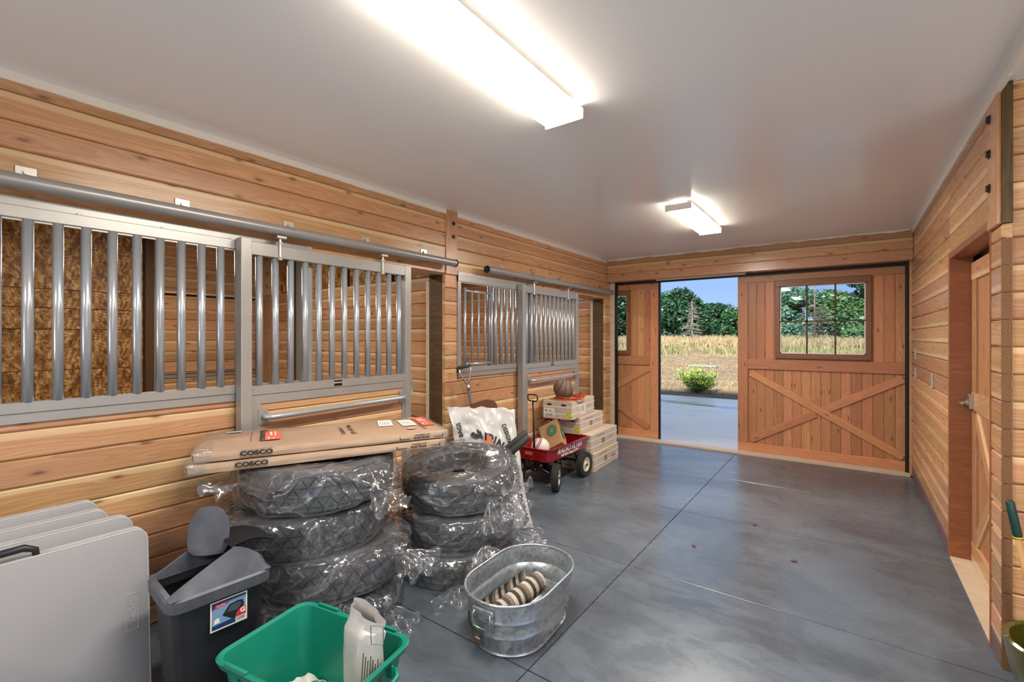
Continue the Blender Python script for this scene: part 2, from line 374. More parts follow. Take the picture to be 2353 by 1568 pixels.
M['leafdark'] = twocol('oak_leaves', '#0f2a1a', '#234b2b', 1.0, .5, .25)
M['leafmid'] = twocol('elm_leaves', '#193a21', '#315a34', .9, .5, .25)
M['leafblue'] = twocol('far_leaves', '#2a4c3c', '#45684f', .8, .5, .25)
M['leafyellow'] = twocol('light_leaves', '#284624', '#446132', .9, .5, .25)
M['bark'] = plain('grey_bark', '#403a35', .9, var=.2)
M['deadwood'] = plain('dead_grey_wood', '#6a615b', .9, var=.2)
M['deadred'] = plain('dead_brown_wood', '#55453d', .9, var=.2)
M['flower'] = plain('yellow_petals', '#e2c91c', .6)
M['shrub'] = twocol('shrub_leaves', '#3f6228', '#7d9546', 3, .7, .2)
M['hill'] = plain('hazy_hill', '#4f6670', .9)
M['stallroof'] = plain('stall_roof', '#9a8a76', .8)
M['cover'] = plain('pale_green_cover', '#6c8a7c', .6)
M['pad'] = plain('pale_concrete', '#b3aea6', .8, var=.08)  # kept pale so the added outdoor pad reflects light indoors
# ------------------------------------------------------------------ the setting
XL, XR, YB, ZC = -3.03, .58, 6.67, 2.74
SEAM = [ZC, 2.652] + [2.652 - .1275*k for k in range(1, 21)] + [0.0]
def struct(name, label, cat): return thing(name, label, cat, kind='structure')
def courses(par, axis, a0, a1, zlo, zhi, face, normal, mat, t=.038, skip_base=False, name='board', cuts=()):
    n = V(normal); al = V((1, 0, 0)) if axis == 'X' else V((0, 1, 0))
    ends = [a0] + sorted(cuts) + [a1]
    for i in range(len(SEAM) - 1):
        z1, z0 = min(SEAM[i], zhi), max(SEAM[i+1], zlo)
        if z1 - z0 < .012 or (skip_base and z1 < .12): continue
        for p, q in zip(ends, ends[1:]):
            c = (p + q) / 2; zc = (z0 + z1) / 2
            cen = (c, face, zc) if axis == 'X' else (face, c, zc)
            plank(par, name, V(cen) - n * (t/2), q - p, z1 - z0, t, al, n, mat, .0075)

# floor: slabs with open control joints
fl = MB().bx(-6.7, 2.75, -5.05, 6.86, -.14, -.03).build('floor', M['joint']); tag(fl, 'grey sealed concrete floor slab with saw-cut control joints', 'floor', kind='structure')
xs = [-3.07, -1.205, .62, 2.7]; ys = [-5.05, -3.1, -1.88, -.66, .56, 1.78, 3.0, 4.22, 5.47, 6.72]
for i in range(3):
    for j in range(len(ys) - 1):
        if i == 2 and ys[j] > 2.9: continue
        a, b = xs[i], xs[i+1]; c, d = ys[j], min(ys[j+1], 3.16 if i == 2 else 99)
        sm = MB().box((0, 0, 0), (b - a - .004, d - c - .007, .04)).mesh('slab', bevel=.0025)
        put('slab', sm, M['floor'], fl, Matrix.Translation(((a+b)/2, (c+d)/2, -.02)))
MB().bx(-6.7, -3.07, -5.05, 6.8, -.03, -.004).build('stall_mat', M['joint'], fl)

# ceiling
ce = MB().bx(XL - .04, 2.75, -5.05, 6.88, ZC, ZC + .1).build('ceiling', M['ceiling']); tag(ce, 'smooth off-white painted ceiling with a soft sheen', 'ceiling', kind='structure')
cs = MB().bx(-6.75, XL - .04, -5.05, 6.88, ZC, ZC + .1).build('ceiling_stall', M['stallroof']); tag(cs, 'plain tan lid over the horse stalls', 'ceiling', kind='structure')
def trim(name, label, mb, mat, bev=.002):
    o = mb.build(name, mat, bevel=bev); return tag(o, label, 'trim', kind='structure')
def wavy_trim(x0, x1, zt, y0, y1):
    m = MB(); n = 90; random.seed(3)
    for i in range(n):
        a, b = y0 + (y1-y0)*i/n, y0 + (y1-y0)*(i+1)/n
        m.bx(x0, x1, a, b, zt + random.uniform(-.003, .003), ZC - .0005)
    return m
trim('trim_1', 'white painted strip where the ceiling meets the stall wall', wavy_trim(XL, XL + .012, 2.697, -5, 6.66), M['trim'], 0)
trim('trim_2', 'white painted strip where the ceiling meets the right-hand wall', wavy_trim(XR - .014, XR, 2.695, -5, 6.66), M['trim'], 0)
def ragged():
    m = MB(); n = 140
    for i in range(n):
        a, b = -3.0 + 3.56*i/n, -3.0 + 3.56*(i+1)/n; d = .012 + .030*abs(noise.noise(V((a*1.7, 0, 4)))) + .012*noise.noise(V((a*9, 0, 2)))
        m.bx(a, b, 6.664, 6.672, ZC - max(.004, d), ZC - .0005)
    return m
trim('trim_5', 'ragged white paint edge along the top of the barn door header', ragged(), M['trim'], 0)
trim('trim_3', 'pale weathered threshold strip under the barn doors', MB().bx(-2.97, .56, 6.70, 6.855, .0, .027), M['pale'])

# left wall
wl = struct('wall_left', 'stall wall of horizontal tongue-and-groove pine boards with bolted post cover', 'wall')
courses(wl, 'Y', -5.0, 3.106, 2.142, ZC, XL, (1, 0, 0), M['pine'], cuts=(-1.2,))
courses(wl, 'Y', 3.266, 6.80, 2.142, ZC, XL, (1, 0, 0), M['pine'])
courses(wl, 'Y', -5.0, -.25, 0, 2.142, XL, (1, 0, 0), M['pine'])
courses(wl, 'Y', -.25, 1.45, 0, 1.17, XL, (1, 0, 0), M['pine'])
courses(wl, 'Y', 3.106, 3.266, 0, 2.142, XL, (1, 0, 0), M['pine'])
courses(wl, 'Y', 3.266, 4.38, 0, 1.20, XL, (1, 0, 0), M['pine'])
courses(wl, 'Y', 6.62, 6.80, 0, 2.142, XL, (1, 0, 0), M['pine'])
plank(wl, 'post_cover', (XL - .012, 3.186, 2.441), .598, .158, .05, (0, 0, 1), (1, 0, 0), M['frame'] if False else M['pine'], .004)
def bolt(par, p, n, r=.014, mat=None):
    n = V(n); m = MB(); p = V(p); m.cyl(p, p + n*.004, r*1.35, 14); m.cyl(p + n*.004, p + n*.013, r, 6)
    return m.build('bolt', mat or M['darksteel'], par)
for z in (2.625, 2.50): bolt(wl, (XL + .013, 3.205, z), (1, 0, 0), .015)
for y0 in (3.112, 6.63):
    MB().bx(-3.25, -3.07, y0, y0 + .12, 0, 2.14).build('post', M['post'], wl, bevel=.004)
    MB().bx(-3.29, -3.25, y0 - .006, y0 + .1, 0, 2.10).build('jamb_strip', M['pale'], wl, bevel=.003)
MB().bx(-3.29, -3.07, 1.45, 3.11, 2.135, 2.17).build('lintel', M['pine'], wl, bevel=.003)
MB().bx(-3.29, -3.07, 4.38, 6.62, 2.135, 2.17).build('lintel', M['pine'], wl, bevel=.003)

# stall interior
sb = struct('wall_stall_rear', 'rear stall wall, strand board beside dark post and orange pine boards', 'wall')
zz = [0, .62, 1.21, 1.63, 1.85, 2.04, 2.74]
for a, b in zip(zz, zz[1:]):
    for y0, y1 in ((-.5, .62), (.623, 1.80)):
        m = MB().box((0, 0, 0), (y1 - y0 - .003, b - a - .007, .012)).mesh('strand_panel')
        put('strand_panel', m, M['osb'], sb, frame((-6.594, (y0+y1)/2, (a+b)/2), (0, 1, 0), (0, 0, 1)))
MB().bx(-6.64, -6.6, -.5, 6.8, 0, 2.74).build('sheathing', M['post'], sb)
MB().bx(-6.6, -6.50, 1.80, 1.885, 0, 2.74).build('post', M['post'], sb, bevel=.004)
courses(sb, 'Y', 1.885, 3.2, 2.10, ZC, -6.56, (1, 0, 0), M['pine'])
courses(sb, 'Y', 3.24, 6.8, 0, ZC, -6.56, (1, 0, 0), M['pine'])
courses(sb, 'Y', 1.95, 3.12, 1.10, 2.05, -6.575, (1, 0, 0), M['pine'], .03)
courses(sb, 'Y', 1.95, 3.12, 0, 1.05, -6.575, (1, 0, 0), M['pine'], .03)
MB().bx(-6.58, -6.54, 1.885, 3.2, 2.075, 2.10).build('lintel', M['pale'], sb, bevel=.003)
for a in (1.89, 3.12): MB().bx(-6.59, -6.54, a, a + .06, 0, 2.075).build('jamb', M['pine'], sb, bevel=.003)
MB().bx(-6.59, -6.572, 1.95, 3.12, 1.056, 1.095).build('latch_rail', M['steel'], sb)
sp_ = struct('wall_stall_partition', 'pine board partition between the two horse stalls, strand board above', 'wall')
courses(sp_, 'X', -6.54, -3.29, 0, 2.142, 3.2, (0, -1, 0), M['pine'], cuts=(-5.35,))
courses(sp_, 'X', -6.54, -3.29, 0, ZC, 3.24, (0, 1, 0), M['pine'], .018)
for i in range(4):
    a = -6.2 + i*.78; m = MB().box((0, 0, 0), (.70, .58, .012)).mesh('strand_panel')
    put('strand_panel', m, M['osb'], sp_, frame((a + .35, 3.205, 2.44), (1, 0, 0), (0, 0, 1)))
    MB().bx(a + .71, a + .77, 3.17, 3.22, 2.142, 2.74).build('stud', M['post'], sp_)
MB().bx(-6.56, -6.30, 3.13, 3.16, 2.12, 2.74).build('post_cover', M['pine'], sp_, bevel=.003)
for z in (2.62, 2.42, 2.24): bolt(sp_, (-6.42, 3.13, z), (0, -1, 0), .022, M['zinc'])
MB().bx(-6.50, -6.34, 3.12, 3.18, 0, 2.12).build('post', M['pine'], sp_, bevel=.004)
MB().bx(-5.76, -5.63, 3.06, 3.19, 0, 2.6).build('post', M['post'], sp_, bevel=.004)
MB().bx(-5.63, -5.49, 3.10, 3.16, 0, 2.5).build('channel', M['steel'], sp_, bevel=.003)
courses(sp_, 'X', -5.49, -5.19, 0, 2.5, 3.12, (0, -1, 0), M['pine'])
sl = struct('wall_stall_end', 'pine board end walls of the horse stalls', 'wall')
courses(sl, 'X', -6.56, -3.07, 0, ZC, -.5, (0, 1, 0), M['pine'])
courses(sl, 'X', -6.56, -3.29, 0, ZC, 6.74, (0, -1, 0), M['pine'])

# back wall with header and barn doors
wb = struct('wall_back', 'gable end with pine board header over the barn door opening', 'wall')
for z0, z1 in ((2.652, 2.738), (2.5245, 2.652), (2.40, 2.5245)):
    plank(wb, 'header_board', (-1.225, YB + .085, (z0+z1)/2), 3.605, z1 - z0, .17, (1, 0, 0), (0, -1, 0), M['pine'], .006)
MB().bx(-6.7, -2.955, 6.80, 6.845, 0, 2.74).build('outer_panel', M['frame'], wb)
MB().bx(.552, 2.75, 6.80, 6.845, 0, 2.74).build('outer_panel', M['frame'], wb)
MB().bx(-3.03, -2.955, 6.79, 6.80, 0, 2.40).build('jamb', M['pale'], wb, bevel=.002)
MB().bx(.555, .58, 6.76, 6.80, 0, 2.40).build('jamb', M['pine'], wb, bevel=.002)
MB().bx(-2.955, .55, 6.835, 6.861, 2.362, 2.45).build('top_seal', M['blackgap'], wb)
MB().bx(-2.955, -2.925, 6.80, 6.858, 0, 2.40).build('side_seal', M['blackgap'], wb)
MB().bx(.525, .556, 6.80, 6.861, .0, 2.40).build('side_seal', M['blackgap'], wb)
MB().bx(-2.3, -1.1, 6.80, 6.83, 2.388, 2.40).build('track_lip', M['trim'], wb)

def barn_door(name, label, x0, x1, seal):
    d = struct(name, label, 'door'); Y = 6.862; n = (0, -1, 0); up = (0, 0, 1); cx = (x0 + x1)/2
    zt, zb, m0, m1 = 2.377, .022, 1.124, 1.258
    def rail(nm, xa, xb, za, zb_, t=.024, mat='fir'):
        L, w = xb - xa, zb_ - za
        if L > w: plank(d, nm, ((xa+xb)/2, Y + .02 - t/2 + .004, (za+zb_)/2), L, w, t, (1, 0, 0), n, M[mat], .003)
        else: plank(d, nm, ((xa+xb)/2, Y + .02 - t/2 + .004, (za+zb_)/2), w, L, t, up, n, M[mat], .003)
    rail('rail', x0, x1, 2.275, zt); rail('rail', x0, x1, zb, .135)
    rail('stile', x0, x0 + .124, .135, 2.275); rail('stile', x1 - .124, x1, .135, 2.275)
    rail('rail', x0 + .124, x1 - .124, m0, m1)
    a, b = x0 + .124, x1 - .124; N = 16; w = (b - a)/N; wx0, wx1 = cx - .494, cx + .494
    for i in range(N):
        p, q = a + i*w, a + (i+1)*w; c = (p + q)/2
        plank(d, 'plank', (c, Y + .032, (.135 + m0)/2), m0 - .135, w, .016, up, n, M['fir'], .005)
        for pa, qa in ((p, min(q, wx0 + .004)), (max(p, wx1 - .004), q)):
            if qa - pa > .008: plank(d, 'plank', ((pa + qa)/2, Y + .032, (m1 + 2.275)/2), 2.275 - m1, qa - pa, .016, up, n, M['fir'], .005 if qa - pa > .03 else .001)
    # X brace
    p0, p1, p2, p3 = V((a + .03, 0, m0 - .05)), V((b - .03, 0, .18)), V((a + .03, 0, .18)), V((b - .03, 0, m0 - .05))
    def brace(A, B, t):
        D = B - A; c = (A + B)/2; plank(d, 'brace', (c.x, Y + .024 - t/2 + .001, c.z), D.length, .092, t, D.normalized(), n, M['fir'], .003)
    brace(p0, p1, .021); mid = (p0 + p1)/2; dd = (p3 - p2).normalized()
    brace(p2, mid - dd*.066, .020); brace(mid + dd*.066, p3, .020)
    # window
    wz0, wz1 = 1.275, 2.284; f = .054
    wf = thing('window_frame', '', ''); del wf['label']; del wf['category']; wf.parent = d
    for xa, xb, za, zb_ in ((wx0, wx1, wz1 - .085, wz1), (wx0, wx1, wz0, wz0 + .064), (wx0, wx0 + f, wz0 + .064, wz1 - .085), (wx1 - f, wx1, wz0 + .064, wz1 - .085)):
        MB().bx(xa, xb, Y - .012, Y + .05, za, zb_).build('frame_side', M['window_frame'], wf, bevel=.004)
    gx0, gx1, gz0, gz1 = wx0 + f, wx1 - f, wz0 + .064, wz1 - .085
    for i in (1, 2):
        xx = gx0 + (gx1 - gx0)*i/3; MB().bx(xx - .009, xx + .009, Y + .008, Y + .03, gz0, gz1).build('muntin', M['post'], wf)
    zm = (gz0 + gz1)/2 - .02; MB().bx(gx0, gx1, Y + .008, Y + .03, zm - .009, zm + .009).build('muntin', M['post'], wf)
    for xa, xb, za, zb_ in ((gx0, gx0 + .012, gz0, gz1), (gx1 - .012, gx1, gz0, gz1), (gx0, gx1, gz0, gz0 + .014), (gx0, gx1, gz1 - .012, gz1)):
        MB().bx(xa, xb, Y + .01, Y + .03, za, zb_).build('glazing_bead', M['trim'], wf)
    for i in range(3):
        for j in range(2):
            xa = gx0 + (gx1 - gx0)*i/3; xb = gx0 + (gx1 - gx0)*(i+1)/3; za, zb_ = (gz0, zm) if j == 0 else (zm, gz1)
            MB().bx(xa, xb, Y + .018, Y + .022, za, zb_).build('pane', M['glass'], wf)
    MB().bx(seal - .012, seal + .012, Y + .005, Y + .045, zb, zt).build('edge_seal', M['blackgap'], d)
    MB().bx(x0 + .01, x1 - .01, Y + .041, Y + .045, zb, wz0 + .05).build('back_sheet', M['fir'], d)
    for xx in (x0 + .17, x1 - .1): bolt(d, (xx, Y + .0, 2.35), (0, -1, 0), .008)
    return d
barn_door('door_1', 'fir sliding barn door slid open at the left, half its window showing', -4.156, -2.29, -2.278)
barn_door('door_2', 'closed fir sliding barn door with X brace and six-pane window', -1.207, .669, .66)

# right wall
wr = struct('wall_right', 'right-hand wall of horizontal pine boards around a plank door', 'wall')
courses(wr, 'Y', 4.44, 6.80, 0, ZC, XR, (-1, 0, 0), M['pine'], skip_base=True)
courses(wr, 'Y', 3.29, 4.44, 2.142, ZC, XR, (-1, 0, 0), M['pine'])
courses(wr, 'Y', 3.095, 3.29, 0, 2.08, XR, (-1, 0, 0), M['pine'], skip_base=True)
plank(wr, 'post_cover', (XR + .012, 3.192, 2.41), .655, .196, .05, (0, 0, 1), (-1, 0, 0), M['pine'], .004)
for z in (2.625, 2.455, 2.285): bolt(wr, (XR - .014, 3.235, z), (-1, 0, 0), .017)
for i in range(len(SEAM) - 1):
    z1, z0 = SEAM[i], SEAM[i+1]
    if z1 < 2.1: put('board_end', MB().box((0, 0, 0), (.034, z1 - z0 - .004, .008)).add([(-.006, -(z1-z0)/2 + .003, .0045), (.008, -(z1-z0)/2 + .003, .0045), (.008, -(z1-z0)/2 + .012, .0045), (-.006, -(z1-z0)/2 + .012, .0045)], [(0, 1, 2, 3)]).mesh('board_end'), M['endgrain'], wr, frame((XR + .019, 3.092, (z0+z1)/2), (1, 0, 0), (0, 0, 1)))
plank(wr, 'corner_cover', (XR + .019, 3.088, 2.41), .655, .038, .012, (0, 0, 1), (0, -1, 0), M['post'], .002)
jb = lambda nm, *a: MB().bx(*a).build(nm, M['frame'], wr, bevel=.002)
jb('door_jamb', XR - .004, .70, 4.435, 4.475, 0, 2.142); jb('door_jamb', XR - .004, .70, 3.275, 3.292, 0, 2.142); jb('door_head', XR, .70, 3.292, 4.435, 2.10, 2.142)
bb = struct('baseboard_right', 'purplish brown bottom board along the right-hand wall', 'baseboard')
plank(bb, 'base_plank', (XR + .019, 5.62, .051), 2.36, .10, .038, (0, 1, 0), (-1, 0, 0), M['base'], .004)
plank(bb, 'base_plank', (XR + .019, 3.1925, .051), .195, .10, .038, (0, 1, 0), (-1, 0, 0), M['base'], .004)
trim('trim_4', 'pale worn door sill in the right-hand doorway', MB().bx(XR + .0, .70, 3.292, 4.435, -.001, .012), M['pale'])
d3 = struct('door_3', 'fir plank door with Z bracing recessed in the right-hand wall', 'door')
for i in range(9):
    w = 1.13/9; plank(d3, 'plank', (.712, 3.30 + w*(i+.5), 1.03), 2.02, w, .018, (0, 0, 1), (-1, 0, 0), M['fir'], .005)
for y0, y1, z0, z1 in ((3.30, 4.43, 1.94, 2.06), (3.30, 4.43, .02, .15), (3.30, 4.43, 1.045, 1.175), (4.31, 4.43, .15, 1.94), (3.30, 3.42, .15, 1.94)):
    L, w = y1 - y0, z1 - z0
    if L > w: plank(d3, 'rail', (.697, (y0+y1)/2, (z0+z1)/2), L, w, .02, (0, 1, 0), (-1, 0, 0), M['pine'], .003)
    else: plank(d3, 'stile', (.698, (y0+y1)/2, (z0+z1)/2), w, L, .018, (0, 0, 1), (-1, 0, 0), M['pine'], .003)
for A, B in (((4.33, 1.03), (3.86, .60)), ((3.86, .60), (4.33, .17)), ((3.40, 1.03), (3.86, .60)), ((3.86, .6), (3.40, .17))):
    D = V((0, B[0]-A[0], B[1]-A[1])); plank(d3, 'brace', (.6985, (A[0]+B[0])/2, (A[1]+B[1])/2), D.length, .10, .017, D.normalized(), (-1, 0, 0), M['pine'], .003)
MB().bx(.665, .688, 4.36, 4.425, 1.06, 1.16).build('latch_plate', M['zinc'], d3, bevel=.003)
MB().tube([(.672, 4.40, 1.10), (.635, 4.40, 1.10), (.625, 4.37, 1.10), (.622, 4.29, 1.105)], [.011, .010, .010, .008], 10).cyl((.690, 4.40, 1.10), (.655, 4.40, 1.10), .022, 16).build('lever', M['zinc'], d3, 'auto')
# recess wall facing the camera at the right edge, and the rest of the shell
wc = struct('wall_recess', 'dim pine board wall facing the camera at the right edge', 'wall')
courses(wc, 'X', .618, 2.66, 0, ZC, 3.10, (0, -1, 0), M['pine'])
wx = struct('wall_recess_side', 'pine wall closing the alcove on the right, with an unseen side doorway added for daylight', 'wall')
m = MB(); m.bx(2.66, 2.72, -5, -1.8, 0, ZC); m.bx(2.66, 2.72, 2.3, 3.14, 0, ZC); m.bx(2.66, 2.72, -1.8, 2.3, 2.4, ZC); m.build('panel', M['pine'], wx)  # opening between the panels is added to let cool daylight in
m = MB(); m.bx(.75, .77, 3.14, 6.8, 0, ZC); m.build('panel', M['pine'], wx)  # unseen backing behind the plank door, added to block light
m = MB(); m.bx(2.65, 2.73, -1.8, -1.72, 0, 2.4); m.bx(2.65, 2.73, 2.22, 2.3, 0, 2.4); m.build('door_jamb', M['frame'], wx)
we = struct('wall_rear', 'rear end wall behind the camera with an unseen open doorway added for daylight', 'wall')
m = MB(); m.bx(-3.07, -2.9, -5.08, -5, 0, ZC); m.bx(.5, 2.72, -5.08, -5, 0, ZC); m.bx(-2.9, .5, -5.08, -5, 2.45, ZC); m.build('panel', M['pine'], we)  # rear opening is an unseen addition that admits sun and sky light
m = MB(); m.bx(-6.7, -6.66, -5, 6.8, 0, ZC); m.bx(-6.7, -3.07, -.56, -.54, 0, ZC); m.build('outer_panel', M['frame'], we)
for i, (y, z, nm) in enumerate(((6.42, 1.375, 'upper steel switch plate beside the barn door on the right wall'), (6.42, 1.165, 'lower steel switch plate beside the barn door on the right wall'), (5.22, 1.18, 'steel switch plate midway along the right-hand wall'))):
    sw = thing('switch_plate', nm, 'switch', (XR, y, z), 0, 'switch plates on the right wall')
    MB().bx(-.012, 0, -.036, .036, -.06, .06).build('cover', M['switch'], sw, bevel=.003)
    MB().bx(-.019, -.012, -.007, .007, -.014, .014).build('toggle', M['zinc'], sw, bevel=.002)

# ceiling lights
def ceil_light(label, y0, L=1.2, x=-1.195):
    t = thing('ceiling_light', label, 'ceiling light', (x, y0 + L/2, ZC), 0, 'fluorescent wraparound ceiling lights')
    MB().bx(-.07, .07, -L/2 + .02, L/2 - .02, -.032, 0).build('housing', M['trim'], t, bevel=.004)
    w = .108; pr = [(-w, -.03), (-w, -.055), (-w + .012, -.078), (w - .012, -.078), (w, -.055), (w, -.03)]
    m = MB(); m.add([(a, -L/2 + .012, b) for a, b in pr] + [(a, L/2 - .012, b) for a, b in pr], [(i, i + 1, 7 + i, 6 + i) for i in (2,)])
    df_ = m.build('diffuser', M['lit'], t)
    MB().add([(a, y, b) for y in (-L/2 + .012, L/2 - .012) for a, b in pr], [(0, 1, 7, 6), (1, 2, 8, 7), (3, 4, 10, 9), (4, 5, 11, 10)]).build('diffuser_edge', M['litside'], t)
    MB().bx(-w + .002, w - .002, -L/2 + .015, L/2 - .015, -.034, -.029).build('back_pan', M['trim'], t)
    for s in (-1, 1): MB().bx(-w - .004, w + .004, s*L/2 - .007, s*L/2 + .007, -.083, -.026).build('end_cap', M['trim'], t, bevel=.003)
ceil_light('long lit ceiling light nearest the camera', .87, 1.23)
ceil_light('lit ceiling light farther back near the barn doors', 4.10, 1.16)
ceil_light('unseen ceiling light added behind the camera to brighten the aisle', -2.4, 1.23)  # out of view, added to brighten the aisle
ceil_light('unseen ceiling light added in the alcove on the right', .2, 1.23, 1.7)  # extra lamp outside the frame, added as fill for the room
ceil_light('unseen ceiling light added to brighten the near stall', 1.1, .8, -4.7)  # hidden lamp added because the stall rendered too dark
ceil_light('unseen ceiling light added to brighten the far stall', 4.5, .8, -4.7)  # second hidden stall lamp, added to lift the far interior
# ------------------------------------------------------------------ stall fronts
def rivet(par, p, r=.007):
    m = MB(); m.m = Matrix.Translation(p) @ Matrix.Rotation(PI/2, 4, 'Y'); m.lathe([(0, .004), (r*.6, .0035), (r, 0)], 10)
    return m.build('rivet', M['zinc'], par)
def grille(label, y0, y1, bars, grp):
    g = thing('stall_grille', label, 'stall grille', (-3.013, y0, 0), 0, grp); L = y1 - y0
    MB().bx(-.012, -.004, 0, L, 2.075, 2.182).build('top_plate', M['steel'], g, bevel=.001)
    MB().bx(-.036, .006, 0, L, 2.085, 2.142).build('top_rail', M['steel'], g, bevel=.003)
    MB().bx(-.012, -.002, 0, L, 1.160, 1.205).build('bottom_plate', M['steel'], g, bevel=.001)
    MB().bx(-.036, .006, 0, L, 1.205, 1.255).build('bottom_rail', M['steel'], g, bevel=.003)
    for a in (0, L - .04): MB().bx(-.036, .003, a, a + .04, 1.16, 2.18).build('stile', M['steel'], g, bevel=.003)
    bm_ = MB().cyl((0, 0, 1.252), (0, 0, 2.088), .021, 16).mesh('bar', True)
    for y in bars: put('bar', bm_, M['bar'], g, Matrix.Translation((-.012, y - y0, 0)))
    k = .14
    while k < L: rivet(g, (-.002, k, 1.207)); rivet(g, (.0, k, 2.144)); k += .34
    return g
grille('long fixed stall grille of vertical steel bars at the left edge', -.25, 1.78, [.001 + .1*i for i in range(-1, 14)], 'fixed stall grilles')
g2 = grille('fixed stall grille with a small swing-out feed gate', 3.266, 4.60, [3.756, 3.852, 3.951, 4.053, 4.159, 4.26, 4.36, 4.46], 'fixed stall grilles')
fg = MB()
for y in (3.344, 3.756): fg.cyl((.015, y - 3.266, 1.275), (.015, y - 3.266, 2.03), .014, 10)
for z in (1.285, 2.0): fg.cyl((.015, 3.344 - 3.266, z), (.015, 3.756 - 3.266, z), .013, 10)
fgo = fg.build('feed_gate_frame', M['bar'], g2, True)
for y in (3.447, 3.546, 3.649): MB().cyl((.015, y - 3.266, 1.285), (.015, y - 3.266, 2.0), .011, 10).build('feed_gate_bar', M['bar'], fgo, True)

def stall_door(label, y0):
    W_ = 1.335; d = thing('stall_door', label, 'stall door', (-2.96, y0, 0), 0, 'sliding stall doors')
    MB().bx(-.04, .035, 0, .062, .04, 2.15).build('stile', M['steel'], d, bevel=.003)
    MB().bx(-.03, .025, W_ - .062, W_, .04, 2.14).build('stile', M['steel'], d, bevel=.003)
    MB().bx(-.03, .022, .062, W_ - .062, 2.055, 2.135).build('top_rail', M['steel'], d, bevel=.003)
    MB().bx(-.03, .022, .062, W_ - .062, 1.192, 1.248).build('middle_rail', M['steel'], d, bevel=.003)
    MB().bx(-.02, .018, .062, W_ - .062, 1.135, 1.190).build('middle_plate', M['steel'], d, bevel=.001)
    MB().bx(-.02, .018, .062, .122, .04, 1.135).build('side_plate', M['steel'], d, bevel=.001)
    MB().bx(-.02, .018, W_ - .088, W_ - .062, .04, 1.135).build('side_plate', M['steel'], d, bevel=.001)
    MB().bx(-.03, .022, .062, W_ - .062, .04, .10).build('bottom_rail', M['steel'], d, bevel=.003)
    bm_ = MB().cyl((0, 0, 1.245), (0, 0, 2.058), .021, 16).mesh('bar', True)
    for i in range(12): put('bar', bm_, M['bar'], d, Matrix.Translation((-.006, .121 + .1005*i, 0)))
    zs = [1.135, 1.085] + [1.085 - .1275*k for k in range(1, 8)] + [.10]
    for a, b in zip(zs, zs[1:]): plank(d, 'board', (-.008, (.122 + W_ - .088)/2, (a+b)/2), W_ - .21, a - b, .038, (0, 1, 0), (1, 0, 0), M['pine'], .006)
    h = MB().tube([(.022, .135, 1.055), (.055, .138, 1.055), (.072, .16, 1.055), (.08, .22, 1.055), (.08, W_ - .17, 1.065), (.076, W_ - .125, 1.065), (.06, W_ - .105, 1.065), (.022, W_ - .103, 1.067)], .017, 12)
    hb = h.build('handle_bar', M['bar'], d, True)
    for y, z in ((.128, 1.055), (W_ - .10, 1.065)):
        hp = MB().bx(.018, .024, y - .022, y + .035 if y < .5 else y + .02, z - .05, z + .05).build('handle_plate', M['steel'], hb, bevel=.001)
    for z in (1.02, 1.09): rivet(hb, (.024, .142, z), .006)
    MB().tube([(.0, W_ + .002, 1.05), (.0, W_ + .028, 1.07), (.0, W_ + .032, 1.15), (.0, W_ + .02, 1.22), (.0, W_ + .002, 1.235)], .008, 8).build('pull_handle', M['steel'], d, True)
    MB().bx(-.015, .01, W_, W_ + .006, .98, 1.04).bx(-.015, .01, W_, W_ + .006, 1.245, 1.30).build('pull_plate', M['steel'], d)
    pl = MB().bx(.022, .0245, .624, .686, 1.203, 1.243).build('name_plate', M['black'], d)
    text('name_plate_lettering', 'BARN PROS', .0125, M['white'], d, frame((.0246, .655, 1.226), (0, 1, 0), (0, 0, 1)), bold=.0003)
    for y in (.20, .70, 1.12): rivet(d, (.018, y, 1.163), .006)
    for y in (.235, 1.04):
        k = MB(); k.cyl((.03, y, 2.06), (.03, y, 2.19), .008, 8); k.cyl((.03, y, 2.14), (.03, y, 2.155), .014, 6); k.bx(.008, .055, y - .03, y + .03, 2.178, 2.192); k.cyl((.03, y, 2.04), (.03, y, 2.056), .014, 6)
        k.build('hanger_bolt', M['zinc'], d)
    return d
stall_door('near sliding stall door with barred top and tubular push bar', 1.275)
stall_door('far sliding stall door behind the red wagon', 4.228)

def track(label, y0, y1, brs):
    t = thing('track_pipe', label, 'door track', (-2.93, y0, 2.232), 0, 'round sliding door tracks')
    L = y1 - y0; n = 20; r = .034
    MB().lathe([(r, 0), (r, L)], n).build('pipe', M['pipe'], t, True).matrix_local = Matrix.Rotation(-PI/2, 4, 'X')
    for y in (0, L): MB().cyl((0, y - .006, 0), (0, y + .006, 0), r + .003, 20).build('end_cap', M['blackgap'], t)
    for b in brs:
        k = MB(); k.bx(-.098, -.092, b - y0 - .035, b - y0 + .035, .02, .092); k.bx(-.098, -.02, b - y0 - .03, b - y0 + .03, .022, .03)
        br = k.build('bracket', M['zinc'], t, bevel=.001)
        MB().cyl((-.092, b - y0, .066), (-.082, b - y0, .066), .011, 6).build('bracket_bolt', M['zinc'], br)
    return t
track('long grey pipe track above the near stall door', -.62, 3.135, (-.214, .396, 1.006, 1.617, 2.223, 2.832))
track('grey pipe track above the far stall door', 3.60, 6.62, (3.966, 4.573, 5.187, 5.804, 6.396))
